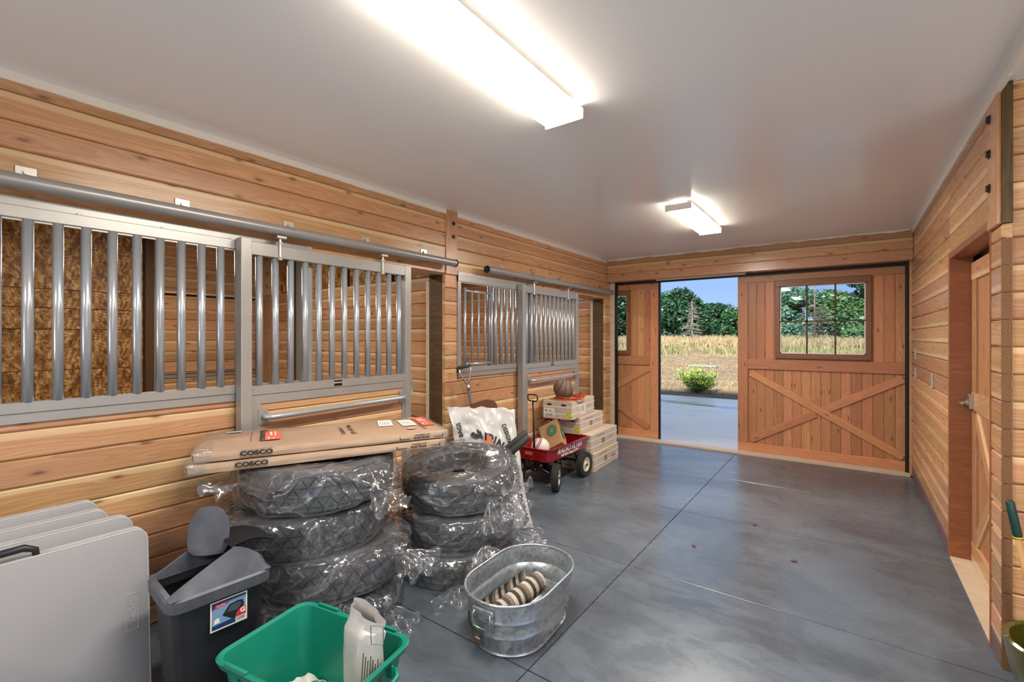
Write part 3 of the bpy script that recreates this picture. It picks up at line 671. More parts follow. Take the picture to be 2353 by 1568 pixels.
# ------------------------------------------------------------------ tyres in clear bags
def tyre_meshes(R, w, pattern):
    hw = w/2; Ri = R*.56
    pr = [(R-.013, -hw*.72), (R-.013, 0), (R-.013, hw*.72), (R-.022, hw*.88), (R*.90, hw*.98), (R*.80, hw), (R*.70, hw*.94), (R*.62, hw*.78), (Ri, hw*.70), (Ri+.004, hw*.58), (R*.7, hw*.72), (R-.045, hw*.74), (R-.03, 0), (R-.045, -hw*.74), (R*.7, -hw*.72), (Ri+.004, -hw*.58), (Ri, -hw*.70), (R*.62, -hw*.78), (R*.70, -hw*.94), (R*.80, -hw), (R*.90, -hw*.98), (R-.022, -hw*.88)]
    body = MB().lathe(pr, 56, True).mesh('carcass', True); body.materials.append(M['rubber'])
    m = MB()
    def block(poly, r0, r1, k=.86):
        cx = sum(p[0] for p in poly)/len(poly); cy = sum(p[1] for p in poly)/len(poly); n = len(poly)
        q = [(cx + (x-cx)*k, cy + (y-cy)*k) for x, y in poly]; qt = [(cx + (x-cx)*k*.95, cy + (y-cy)*k*.95) for x, y in poly]
        def rz(y): return .006*max(0, abs(y)/hw - .55)*2
        P = lambda a, y, r: ((r - rz(y))*math.cos(a/R), (r - rz(y))*math.sin(a/R), y)
        m.add([P(x, y, r0) for x, y in q] + [P(x, y, r1) for x, y in qt], [tuple(range(n, 2*n))] + [(i, (i+1) % n, n + (i+1) % n, n + i) for i in range(n)])
    N = 36; st = 2*PI*R/N
    for i in range(N):
        a = i*st
        if pattern == 'tri':
            for y0, y1, sk in ((-.34, .34, 1),):
                rows = 3; h = 2*.36*w/rows
                for r in range(rows):
                    b = -.36*w + r*h; o = st/2*(r % 2)
                    block([(a+o, b), (a+o+st, b), (a+o+st/2, b+h)], R-.014, R); block([(a+o+st, b), (a+o+1.5*st, b+h), (a+o+st/2, b+h)], R-.014, R)
            for s in (-1, 1): block([(a, s*.365*w), (a+st, s*.365*w), (a+st, s*.47*w), (a, s*.47*w)], R-.022, R-.005, .84)
        else:
            rows = 5; h = .92*w/rows
            for r in range(rows):
                b = -.46*w + r*h; o = st*.5*(r % 2); k = .25*st*(1 if r % 2 else -1)
                block([(a+o, b), (a+o+st, b), (a+o+st+k, b+h), (a+o+k, b+h)], R-.016, R - (.005 if r in (0, 4) else 0), .80)
    tr = m.mesh('tread', fix=False); tr.materials.append(M['rubber'])
    sw = MB()
    for s in (-1, 1):
        for r in (.68, .86): sw.lathe([(R*r-.006, s*(hw*.95)), (R*r, s*(hw*1.015)), (R*r+.006, s*(hw*.95))], 48)
    rg = sw.mesh('sidewall_ring', True); rg.materials.append(M['rubber'])
    return body, tr, rg
TY = {'tri': tyre_meshes(.40, .205, 'tri'), 'blk': tyre_meshes(.385, .20, 'blk')}
def tyre(label, c, tilt, spin, pat, grp):
    m = Matrix.Translation(c) @ Matrix.Rotation(tilt[1], 4, V((math.cos(tilt[0]), math.sin(tilt[0]), 0))) @ Matrix.Rotation(spin, 4, 'Z')
    t = thing('tyre', label, 'tyre', group=grp, mtx=m)
    for nm, me in zip(('carcass', 'tread', 'sidewall_ring'), TY[pat]): put(nm, me, None, t)
    return t
def film_bag(label, c, tilt, R, w, seed, knot, ears=(), droop=.0):
    """crumpled clear bag pulled over a tyre: shell, knot and flared tails"""
    m = Matrix.Translation(c) @ Matrix.Rotation(tilt[1], 4, V((math.cos(tilt[0]), math.sin(tilt[0]), 0)))
    t = thing('plastic_bag', label, 'plastic bag', group='clear bags over the tyres', mtx=m); hw = w/2; sd = V((seed*3.7, seed*1.3, seed*7.1))
    prof = [(.10, .2*hw), (.30, .55*hw), (.52, .98*hw), (.66, 1.10*hw), (.80, 1.12*hw), (.92, 1.08*hw), (1.0, .92*hw), (1.035, .6*hw), (1.045, .25*hw), (1.05, -.1*hw), (1.045, -.45*hw), (1.035, -.75*hw), (1.0, -1.0*hw), (.9, -1.08*hw)]
    nu, nv = 150, (len(prof) - 1)*3 + 1; ka, kz = knot
    def fn(u, v):
        f = v*(len(prof)-1); i = min(int(f), len(prof)-2); q = f - i; q = q*q*(3 - 2*q)
        r = (prof[i][0]*(1-q) + prof[i+1][0]*q)*R; z = prof[i][1]*(1-q) + prof[i+1][1]*q; a = 2*PI*u
        p = V((math.cos(a)*r, math.sin(a)*r, z)); pp = V((p.x + p.z*.9, p.y - p.z*.6, p.z*.55))
        n1 = (1 - abs(noise.noise(pp*4.2 + sd)))**4; n2 = noise.noise(p*9 + sd); n3 = noise.noise(V((a*1.6, v*1.3, seed)))
        side = 1 if .35 < v < .95 else .3
        k = (n1*.026 + n2*.006 + max(0, n3)*.05)*side
        da = (a - ka + PI) % (2*PI) - PI; g = math.exp(-(da/.30)**2) * math.exp(-((z - kz)/(.55*w))**2)
        ds = math.hypot(da*R, z - kz); k += .022*math.exp(-ds/.13)*math.sin(10*math.atan2(z - kz, da*R + 1e-5))*side
        rr = r + k + g*.055
        zz_ = z + n2*.006 + (kz - z)*g*.55 - (droop*max(0, v - .6) * abs(noise.noise(V((a*1.5, seed, 0)))))
        return (math.cos(a)*rr, math.sin(a)*rr, zz_ if v > .3 else zz_)
    MB().grid(fn, nu, nv, cu=True).build('film', M['film'], t, True, fix=False)
    def tail(a, z, L, W_, up, nm):
        base = V((math.cos(a)*(R*1.10), math.sin(a)*(R*1.10), z)); out = V((math.cos(a), math.sin(a), up)).normalized(); sid = V((-math.sin(a), math.cos(a), 0)); nn = out.cross(sid)
        def g(u, v):
            s = (u - .5)*2; wd = .012 + W_*v**.8; ruf = math.sin(s*9 + seed)*.028*v + noise.noise(V((s*3, v*4, seed)))*.035*v
            return base + out*(L*v*(1 - .25*s*s + .12*noise.noise(V((s*4, seed, 1))))) + sid*(s*wd) + nn*ruf
        MB().grid(g, 30, 12).build(nm, M['film'], t, True, fix=False)
    tail(ka, kz, .20, .13, -.75, 'tail'); 
    kb = V((math.cos(ka)*R*1.10, math.sin(ka)*R*1.10, kz)); MB().tube([kb - V((0, 0, .02)), kb, kb + V((0, 0, .02))], [.014, .022, .014], 8).build('knot', M['film'], t)
    for (a, z, L, W_, up) in ears: tail(a, z, L, W_, up, 'loose_corner')
    return t
LC = (-2.45, 1.49); RC = (-2.19, 2.36); gl, gr_ = 'tyres stacked on the left', 'tyres stacked on the right'
cd = math.atan2(-1.49, 2.45)   # direction from the left stack to the camera side
spec = [('bottom tyre of the left stack, against the floor', 0.104, (0, 0), .1, 'bottom bag of the left stack, grey film bunched at floor level', (cd + .75, .02), ((cd - .9, 0, .12, .10, -.2),)),
        ('third tyre from the top of the left stack, tilted', .325, (1.2, -.055), 1.3, 'bag over the tilted third tyre of the left stack', (cd + .85, .06), ((cd + .95, .03, .22, .16, -.25), (cd - 1.1, -.02, .14, .12, -.4))),
        ('second tyre from the top of the left stack', .562, (.5, .03), 2.2, 'bag over the second tyre of the left stack', (cd - .95, -.06), ((cd - 1.25, .05, .07, .06, .1),)),
        ('top tyre of the left stack, under the flat cartons', .785, (0, 0), .7, 'bag over the top left tyre, gathered in a knot at its right', (cd + .62, .0), ((cd - 1.02, .05, .17, .12, -.05),))]
for i, (lb, z, tl, sp, bl, kn, ears) in enumerate(spec):
    o = (LC[0] + (.03, .05, -.03, .015)[i], LC[1] + (.02, .03, -.045, 0)[i], z)
    tyre(lb, o, tl, sp, 'tri', gl); film_bag(bl, o, tl, .40, .205, i + 1, kn, ears, .03)
spec = [('bottom tyre of the right stack, behind the metal tub', .102, (0, 0), .4, 'bottom bag of the right stack, spilling beside the metal tub', (cd + .9, .04), ((cd - .25, -.03, .17, .15, -.3), (cd + 1.2, .02, .20, .15, -.1))),
        ('middle tyre of the right stack', .335, (.9, .05), 1.5, 'bag over the middle tyre of the right stack', (cd + 1.1, -.03), ((cd + .1, -.05, .16, .17, -.9),)),
        ('top tyre of the right stack, its open centre showing', .60, (.45, .13), 2.6, 'bag over the top right tyre, knotted at the front', (cd + .45, .0), ((cd + .55, 0, .17, .10, .35), (cd + .2, -.02, .22, .12, -1.3)))]
for i, (lb, z, tl, sp, bl, kn, ears) in enumerate(spec):
    o = (RC[0] + (.02, .0, .0)[i], RC[1] + (-.02, .02, .02)[i], z)
    tyre(lb, o, tl, sp, 'blk', gr_); film_bag(bl, o, tl, .385, .20, i + 11, kn, ears, .04)

# ------------------------------------------------------------------ flat cartons on the left stack
def carton(label, c, ang, z0, h, top):
    L, Wd = 1.255, .505; t = thing('carton', label, 'carton', (c[0], c[1], z0), ang, 'flat table cartons'); random.seed(int(z0*1000))
    m = MB(); nx, ny = 26, 8
    def f(s):
        def g(u, v):
            x = (u - .5)*L; y = (v - .5)*Wd; e_ = min(.5 - abs(u - .5), .5 - abs(v - .5))
            return (x, y, (h if s else 0) + (1 if s else -1)*(.003*noise.noise(V((x*5, y*7, z0*9))) - (.003 if e_ < .02 else 0)))
        return g
    m.grid(f(1), nx, ny); m.grid(f(0), nx, ny); m.build('panel', M['card'], t)
    m = MB()
    for y in (-Wd/2, Wd/2):
        m.grid(lambda u, v, y=y: ((u - .5)*L, y + math.copysign(1, y)*(.004*math.sin(v*PI) + .003*noise.noise(V((u*9, v*2, y)))), h*v), 40, 5)
    for x in (-L/2, L/2):
        m.grid(lambda u, v, x=x: (x + math.copysign(1, x)*(.004*math.sin(v*PI) + .004*noise.noise(V((u*9, v*3, x)))), (u - .5)*Wd, h*v), 16, 5)
    m.build('side_flap', M['cardside'], t)
    y = -Wd/2 - .0075
    F = lambda x, z: frame((x, y, z), (1, 0, 0), (0, 0, 1))
    text('lettering', 'COSCO', .030, M['ink'], t, F(-L/2 + .26, h*.55), bold=.0012, sx=1.35)
    rb = MB()
    for a, b, c_, d in ((-.068, .068, .016, .0172), (-.068, .068, -.0172, -.016), (-.069, -.068, -.017, .017), (.068, .069, -.017, .017)): rb.bx(-L/2 + .26 + a, -L/2 + .26 + b, y - .0006, y, h*.55 + c_, h*.55 + d)
    rb.build('logo_border', M['ink'], t)
    text('lettering', '14446BLK1E', .014, M['ink'], t, F(L/2 - .16, h*.68), sx=1.25); text('lettering', 'Model / Modelo', .012, M['ink'], t, F(L/2 - .16, h*.32), bold=.0005, sx=1.2)
    b = MB()
    for s in (-1, 1): b.bx(L/2 - .16 + s*.125 - .002, L/2 - .16 + s*.125 + .002, y - .0006, y, h*.26, h*.6); b.bx(min(L/2 - .16 + s*.127, L/2 - .16 + s*.07), max(L/2 - .16 + s*.127, L/2 - .16 + s*.07), y - .0006, y, h*.24, h*.32)
    b.build('bracket_print', M['ink'], t)
    # clear tape at the ends
    for x0, x1 in ((-L/2 - .008, -L/2 + .07), (L/2 - .03, L/2 + .008)):
        tp = MB()
        tp.grid(lambda u, v, x0=x0, x1=x1: (x0 + (x1-x0)*u + .004*noise.noise(V((u*6, v*9, 1))), (v - .5)*(Wd + .012), h + .004 + .003*abs(noise.noise(V((u*8, v*14, 2))))), 6, 16)
        tp.grid(lambda u, v, x0=x0, x1=x1: (x0 + (x1-x0)*u, -Wd/2 - .009 - .004*abs(noise.noise(V((u*8, v*14, 3)))), -.004 + (h + .008)*v), 6, 7)
        tp.build('clear_tape', M['film'], t, fix=False)
    if top:
        T = lambda x, yy, a: frame((x, yy, h + .0048), (math.cos(a), math.sin(a), 0), (-math.sin(a), math.cos(a), 0))
        text('lettering', 'COSCO', .055, M['ink'], t, T(-.335, .055, PI/2), sx=1.6, bold=.002)
        b = MB(); b.bx(-.40, -.398, -.09, .19, h + .004, h + .0046); b.bx(-.40, -.26, .19, .192, h + .004, h + .0046); b.build('logo_border', M['ink'], t)
        for x, yy, w_, l_, a in ((-.295, .03, .075, .25, 0), (.565, .06, .075, .30, 0)):
            sk = put('red_sticker', MB().box((0, 0, 0), (w_, l_, .0006)).mesh('red_sticker'), M['redlabel'], t, Matrix.Translation((x, yy, h + .0056)) @ Matrix.Rotation(a, 4, 'Z'))
            q = MB(); q.box((.012, .04, .0006), (.006, .12, .0004)); q.box((-.008, .05, .0006), (.010, .09, .0004)); q.box((-.02, -.08, .0006), (.006, .05, .0004)); q.box((.004, -.085, .0006), (.005, .03, .0004)); q.build('sticker_print', M['white'], sk)
        text('lettering', 'Contents: 1', .036, M['ink'], t, T(.06, -.01, PI/2), sx=1.35); text('lettering', '20" x 48" Table', .036, M['ink'], t, T(.115, .0, PI/2), sx=1.25)
        for x, yy, a in ((.335, .10, -.15), (.46, .05, -.05)):
            pl = put('paper_label', MB().box((0, 0, 0), (.085, .20, .0006)).mesh('paper_label'), M['paper'], t, Matrix.Translation((x, yy, h + .0056)) @ Matrix.Rotation(a, 4, 'Z'))
            q = MB()
            for k in range(5): q.box((-.028 + .013*k, -.01, .0006), (.003, .12, .0004))
            q.build('label_print', M['greyink'], pl)
        for x, yy, w_, l_ in ((.44, -.135, .045, .05), (.53, .20, .05, .06)): put('small_label', MB().box((0, 0, h + .0052), (w_, l_, .0006)).mesh('small_label'), M['cardside'], t, Matrix.Translation((x, yy, 0)))
        put('blue_tape', MB().box((-.49, .225, h + .0052), (.075, .04, .0006)).mesh('blue_tape'), M['bluelabel'], t)
        q = MB()
        for k in range(12): q.box((.515, -.18 + .016*k, h + .0052), (.022, .005, .0005))
        q.build('barcode', M['greyink'], t); q = MB()
        for k in range(9): q.box((.40 + .009*k, .215, h + .0052), (.004, .03, .0005))
        q.build('barcode', M['greyink'], t)
    return t
carton('upper flat cardboard table carton with red stickers, on the tyres', (-2.428, 1.543), math.radians(63.7), .957, .043, True)
carton('lower flat cardboard table carton resting on the left tyre stack', (-2.425, 1.515), math.radians(64.4), .908, .044, False)

# ------------------------------------------------------------------ folding tables leaning at the left
def rrect(hx, hy, r, n=5):
    o = []
    for cx, cy, a0 in ((hx-r, hy-r, 0), (-hx+r, hy-r, PI/2), (-hx+r, -hy+r, PI), (hx-r, -hy+r, 1.5*PI)):
        o += [(cx + r*math.cos(a0 + PI/2*k/n), cy + r*math.sin(a0 + PI/2*k/n)) for k in range(n+1)]
    return o
def folding_table(label, xtop, yr, ztop, Lw, front):
    H = ztop/math.cos(.07); m4 = Matrix.Translation((xtop + .052, yr - Lw/2, 0)) @ Matrix.Rotation(-.07, 4, 'Y')
    t = thing('folding_table', label, 'folding table', group='white folding tables leaning on the wall', mtx=m4)
    Rm = Matrix(((0, 0, 1, 0), (1, 0, 0, 0), (0, 1, 0, 0), (0, 0, 0, 1)))
    for k, x in enumerate((0, -.040)):
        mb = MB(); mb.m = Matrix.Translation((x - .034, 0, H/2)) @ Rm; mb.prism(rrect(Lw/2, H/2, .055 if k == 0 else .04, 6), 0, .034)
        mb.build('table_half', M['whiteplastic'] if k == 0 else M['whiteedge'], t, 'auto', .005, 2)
    lp = rrect(Lw/2 - .002, H/2 - .002, .05, 6); MB().tube([(-.004, a, b + H/2) for a, b in lp], .0045, 6, True).build('rim_bead', M['whiteedge'], t, True)
    if front:
        text('embossed_lettering', 'LIFETIME', .024, M['whiteedge'], t, frame((.0005, Lw/2 - .06, H - .34), (0, 0, -1), (0, 1, 0)), ext=.0012, bold=.0006)
        lp = rrect(.075, .02, .006, 3); MB().tube([(.0008, Lw/2 - .06 + b, H - .34 + a) for a, b in lp], .0012, 4, True).build('logo_border', M['whiteedge'], t)
        y = .065; MB().tube([(-.025, y - .10, H - .02), (-.025, y - .09, H + .018), (-.025, y - .06, H + .034), (-.025, y + .02, H + .036), (-.025, y + .05, H + .02), (-.025, y + .055, H - .02)], [.010, .012, .014, .014, .012, .010], 10).build('carry_handle', M['blackplastic'], t, True)
    else: MB().box((-.025, -.02, H + .003), (.02, .14, .012)).build('hinge', M['blackplastic'], t, bevel=.002)
    return t
folding_table('frontmost white folding table, full face showing at lower left', -2.50, .70, .715, .92, True)
folding_table('second white folding table from the front', -2.605, .675, .752, .95, False)
folding_table('third white folding table from the front', -2.71, .615, .775, .92, False)
folding_table('rearmost white folding table, nearest the stall boards', -2.815, .602, .795, .93, False)

# ------------------------------------------------------------------ swing-lid bin
def loft(secs, cap0=False, cap1=False):
    m = MB(); n = len(secs[0]); vs = [p for s in secs for p in s]
    fs = [(i*n + k, i*n + (k+1) % n, (i+1)*n + (k+1) % n, (i+1)*n + k) for i in range(len(secs)-1) for k in range(n)]
    if cap0: fs.append(tuple(range(n))[::-1])
    if cap1: fs.append(tuple((len(secs)-1)*n + k for k in range(n)))
    return m.add(vs, fs)
def sec(hx, hy, r, z, n=5): return [(x, y, z) for x, y in rrect(hx, hy, r, n)]
b = thing('trash_bin', 'black plastic swing-lid trash bin with a blue picture label', 'trash bin', (-2.185, .83, 0), math.radians(-4))
loft([sec(.115, .135, .035, 0), sec(.148, .172, .045, .535), sec(.144, .168, .043, .535), sec(.112, .132, .033, .012)], True, True).build('body', M['blackplastic'], b, 'auto')
loft([sec(.152, .176, .05, .50), sec(.164, .188, .052, .505), sec(.166, .190, .052, .548), sec(.158, .182, .05, .556), sec(.135, .165, .045, .556), sec(.135, .165, .045, .50)]).build('lid_rim', M['greylid'], b, 'auto')
NS = 15; y0, y1, yk, hk = -.182, .182, .055, .125
def hgt(y): return hk*((y - y0)/(yk - y0))**.9 if y < yk else hk*max(0, (y1 - y)/(y1 - yk))**.55
m = MB()
for s in (-1, 1):
    rows = []
    for i in range(NS):
        y = y0 + (y1 - y0)*i/(NS - 1); h = hgt(y); rows.append([(s*.158, y, .555), (s*(.158 - .018), y, .555 + h*.5), (s*(.158 - .04), y, .555 + h), (s*(.158 - .05), y, .555 + h - .003), (s*(.158 - .052), y, .545)])
    m.add([p for r in rows for p in r], [(i*5 + k, (i+1)*5 + k, (i+1)*5 + k + 1, i*5 + k + 1) for i in range(NS-1) for k in range(4)])
m.add([(-.12, y, .555 + hgt(y)*.97) for y in (.075, .12, .16, .182)] + [(.12, y, .555 + hgt(y)*.97) for y in (.075, .12, .16, .182)], [(k, k+1, 5+k, 4+k) for k in range(3)])
m.build('lid_dome', M['greylid'], b, 'auto')
FD = V((.66, .75, 0)); FU = V((-.12, .10, .98)); FN = FD.cross(FU).normalized(); FO = V((-.045, .0, .615))
def leaf(u, v):
    w_ = .165*(1 - .25*(2*v - 1)**4); return FO + FD*((u - .5)*w_) + FU*(.20*v*(1 - .18*(2*u - 1)**4)) + FN*(.022*math.sin(u*PI)*(1 - .4*v))
MB().grid(leaf, 14, 14).grid(lambda u, v: leaf(u, v) - FN*.005, 14, 14).build('swing_flap', M['greylid'], b, 'auto')
MB().grid(lambda u, v: ((u - .5)*.205, yk + .0 + .17*v, .675 + .02*math.sin(v*PI) - .03*v), 10, 8).grid(lambda u, v: ((u - .5)*.205, yk + .17*v, .671 + .02*math.sin(v*PI) - .03*v), 10, 8).build('swing_flap', M['blackplastic'], b, 'auto')
MB().cyl((-.11, yk, .668), (.11, yk, .668), .006, 8).build('pivot_rod', M['blackplastic'], b)
LT = frame((.1485, .02, .435), (0, 1, 0), (.018, 0, 1)) @ Matrix.Translation((0, 0, -.0035))
lb = put('label', MB().box((0, 0, .006), (.135, .118, .001)).mesh('label'), M['paper'], b, LT); lb['label'] = 'blue and white picture label'
def flat(par, nm, poly, z, mat): return put(nm, MB().add([(x, y, z) for x, y in poly], [tuple(range(len(poly)))]).mesh(nm), mat, par)
flat(lb, 'label_print', [(-.062, -.053), (.062, -.053), (.062, .054), (-.062, .054)], .0068, M['bluelbl'])
flat(lb, 'label_print', [(-.062, .054), (-.062, .025), (-.045, .038), (0, .045), (.062, .046), (.062, .054)], .0070, M['navylbl'])
flat(lb, 'label_print', [(-.062, -.053), (.022, -.053), (.022, -.032), (-.062, -.036)], .0070, M['navylbl'])
flat(lb, 'label_print', [(-.055, .037), (-.052, .030), (-.012, .034), (-.004, .040), (-.01, .048), (-.05, .044)], .0072, M['pink'])
text('label_lettering', 'Sterilite', .010, M['white'], lb, frame((-.03, .0385, .0073), (1, .06, 0), (-.06, 1, 0)))
flat(lb, 'bin_picture', [(-.025, -.006), (.012, -.034), (.045, -.034), (.055, .012), (.05, .03), (.03, .033), (.0, .028), (-.012, .012)], .0072, M['blackplastic'])
flat(lb, 'bin_picture', [(-.010, .0), (.03, -.004), (.045, .012), (.042, .027), (.004, .023)], .0074, M['greylid'])
flat(lb, 'label_print', [(.022, -.032), (.062, -.032), (.062, .0), (.04, -.003), (.03, -.012)], .0075, M['pink'])
text('label_lettering', 'G', .026, M['white'], lb, frame((.05, -.014, .0077), (1, 0, 0), (0, 1, 0)), bold=.001)
flat(lb, 'label_print', [(.024, -.053), (.062, -.053), (.062, -.034), (.024, -.034)], .0074, M['paper'])
q = MB()
for k in range(9): q.box((.029 + k*.0035, -.043, .0077), (.0015, .013, .0004))
q.build('barcode', M['ink'], lb)
flat(lb, 'label_print', [(-.056, -.030), (-.034, -.030), (-.036, -.012), (-.043, -.008), (-.052, -.012)], .0072, M['paper'])

# ------------------------------------------------------------------ green tote with empty white sack
g = thing('storage_tote', 'green plastic storage tote, open topped, holding an empty white sack', 'tote', (-1.665, .995, 0), math.radians(10.2))
loft([sec(.235, .155, .05, 0), sec(.285, .193, .05, .315), sec(.300, .208, .055, .318), sec(.312, .218, .06, .345), sec(.306, .212, .06, .352), sec(.290, .197, .05, .345), sec(.279, .188, .047, .30), sec(.230, .150, .047, .008)], True, True).build('tub', M['green'], g, 'auto')
for x in (-.16, .16):
    for s in (-1, 1): MB().box((x, s*.211, .355), (.12, .014, .010)).build('rim_step', M['green'], g, bevel=.003)
for s in (-1, 1):
    for x in (-.18, -.06, .06, .18): MB().add([(x - .012, s*.158, .02), (x + .012, s*.158, .02), (x + .012, s*.196, .315), (x - .012, s*.196, .315), (x - .008, s*.166, .02), (x + .008, s*.166, .02), (x + .008, s*.204, .315), (x - .008, s*.204, .315)], [(4, 5, 6, 7), (0, 4, 7, 3), (5, 1, 2, 6), (3, 7, 6, 2), (0, 1, 5, 4)]).build('rib', M['green'], g)
for y in (-.08, .08): MB().box((.300, y, .30), (.03, .012, .05)).build('handle_web', M['green'], g, bevel=.003)
MB().tube([(.305, -.10, .30), (.33, -.085, .285), (.335, 0, .275), (.33, .085, .285), (.305, .10, .30)], .009, 8).build('handle', M['green'], g, True)
MB().box((-.305, 0, .305), (.03, .15, .03)).build('handle', M['green'], g, bevel=.006)
sk = thing('empty_sack', 'crumpled empty white sack with green print stuffed in the green tote', 'sack', (-1.545, 1.06, .03), math.radians(10))
def up_(u, v):
    a = 2*PI*u; w = (.02 + .055*math.sin(min(1, v*1.15)*PI*.62)**1.2)*(1.1 if v < .9 else .85); x = math.cos(a)*w*1.15; y = math.sin(a)*w*.55
    k = 1 + .35*noise.noise(V((math.cos(a)*2, math.sin(a)*2, v*2.2))); return (x*k + .045*v + .02*math.sin(v*5), y*k + .075*v, .02 + .42*v - .03*math.cos(a)*(v > .9))
MB().grid(up_, 26, 22, cu=True).build('neck', M['sack'], sk, 'auto', fix=False)
MB().grid(lambda u, v: (-.30 + .36*u, -.11 + .20*v + .02*noise.noise(V((u*3, v*3, 5))), .03 + .075*math.sin(v*PI)*(1 - .35*u) + .05*abs(noise.noise(V((u*5, v*4, 9)))) + .05*u), 24, 16).build('fold', M['sack'], sk, 'auto', fix=False)
text('lettering', 'CRETE', .062, M['greenlogo'], sk, frame((-.10, -.015, .158), (.96, .22, .12), (-.2, .97, .1)), bold=.002)
for k in range(9): put('fine_print', MB().box((0, 0, 0), (.15 - .02*(k % 3), .004, .0006)).mesh('fine_print'), M['greyink'], sk, frame((.095 + .008*k, -.028 + .004*k, .28 - .004*k), (-.05, -.05, -1), (.94, .3, 0)))
q = MB(); q.tube([(.105, .005, .44), (.15, .022, .44), (.152, .024, .37), (.107, .007, .37)], .002, 4, True); q.build('print_border', M['greenlogo'], sk)
MB().grid(lambda u, v: (-.1 + .12*u, -.05 + .09*v, .012 + .02*abs(noise.noise(V((u*4, v*4, 3))))), 8, 8).build('straw_litter', M['wooden'], sk)
# ------------------------------------------------------------------ galvanised tub and rugs
def stad(hl, hw, z, n=14):
    s = hl - hw; return [(hw*math.cos(PI*k/n), s + hw*math.sin(PI*k/n), z) for k in range(n+1)] + [(hw*math.cos(PI + PI*k/n), -s + hw*math.sin(PI + PI*k/n), z) for k in range(n+1)]
tb = thing('metal_tub', 'galvanised oval metal washtub on the concrete floor', 'tub', (-1.43, 2.05, 0), math.radians(3))
def prof(z): return .288 + .062*z/.28, .186 + .040*z/.28
zs = [0, .02, .085, .092, .10, .108, .115, .165, .172, .18, .188, .195, .275]; bump_ = {.092: .004, .10: .007, .108: .004, .172: .004, .18: .007, .188: .004}
outs = [stad(prof(z)[0] + bump_.get(z, 0), prof(z)[1] + bump_.get(z, 0), z) for z in zs]
ins = [stad(prof(z)[0] - .003 + bump_.get(z, 0), prof(z)[1] - .003 + bump_.get(z, 0), z if z > 0 else .006) for z in zs[::-1]]
loft(outs + ins, True, True).build('shell', M['tub'], tb, 'auto')
MB().tube([(x, y, .278) for x, y, z in stad(.350, .226, 0, 18)], .007, 8, True).build('rolled_rim', M['tub'], tb, True)
MB().tube([(x, y, .008) for x, y, z in stad(.291, .189, 0, 18)], .006, 8, True).build('foot_ring', M['tub'], tb, True)
MB().box((0, .352, .15), (.012, .005, .25), Matrix.Rotation(-.22, 3, 'X')).build('seam', M['tub'], tb)
for s in (-1, 1):
    yy = s*.353; h = MB().tube([(-.045, yy, .235), (-.052, yy + s*.012, .215), (-.048, yy + s*.006, .165), (-.03, yy, .155), (.03, yy, .155), (.048, yy + s*.006, .165), (.052, yy + s*.012, .215), (.045, yy, .235)], .0045, 8).build('wire_handle', M['zinc'], tb, True)
    MB().box((0, yy - s*.004, .24), (.12, .016, .022)).build('handle_clip', M['tub'], h, bevel=.004)
st = thing('sticker', 'green and red fruit sticker on the side of the metal tub', 'sticker', mtx=frame((-1.462, 1.722, .085), (1, -.05, 0), (0, -.2, 1)))
MB().prism([(-.018, -.035), (-.006, -.045), (.012, -.04), (.02, -.01), (.014, .02), (.004, .05), (-.012, .055), (-.018, .02)], 0, .001).build('backing', M['gift'], st)
MB().prism([(-.014, -.03), (.004, -.034), (.012, -.022), (-.012, -.008)], .001, .0014).prism([(-.012, .0), (.010, .008), (.002, .024), (-.012, .018)], .001, .0014).build('red_print', M['pink'], st)
MB().prism([(-.014, -.008), (.016, -.008), (.014, .003), (-.014, .001)], .001, .0016).build('white_print', M['white'], st)
rr = thing('rolled_rug', 'rolled striped grey and charcoal rug lying in the metal tub', 'rug', mtx=frame((-1.475, 2.02, .125), (.10, 1, .10), (-1, .1, 0)))
sp_pts = [((.03 + .0103*a)*math.cos(a), (.03 + .0103*a)*math.sin(a)) for a in [k*.3 for k in range(23)]]; Rr = .084
def roll(u, v):
    i = v*(len(sp_pts)-1); k = min(int(i), len(sp_pts)-2); f = i - k; y = sp_pts[k][0]*(1-f) + sp_pts[k+1][0]*f; z = sp_pts[k][1]*(1-f) + sp_pts[k+1][1]*f
    return ((u - .5)*.46, y, z)
MB().grid(roll, 24, 64).build('pile', M['rug'], rr, True, fix=False)
r2 = thing('folded_rug', 'second striped rug folded beside the rolled one in the tub', 'rug', mtx=frame((-1.335, 2.08, .015), (.15, 1, .02), (-1, .15, 0)))
MB().grid(lambda u, v: ((u - .5)*.30, .075 - .15*v, .012 + .055*math.sin(v*PI*1.6)**2 + .01*math.sin(u*9)), 22, 26).grid(lambda u, v: ((u - .5)*.30, .075 - .15*v, .002 + .055*math.sin(v*PI*1.6)**2 + .01*math.sin(u*9)), 22, 26).build('pile', M['rug'], r2, True, fix=False)

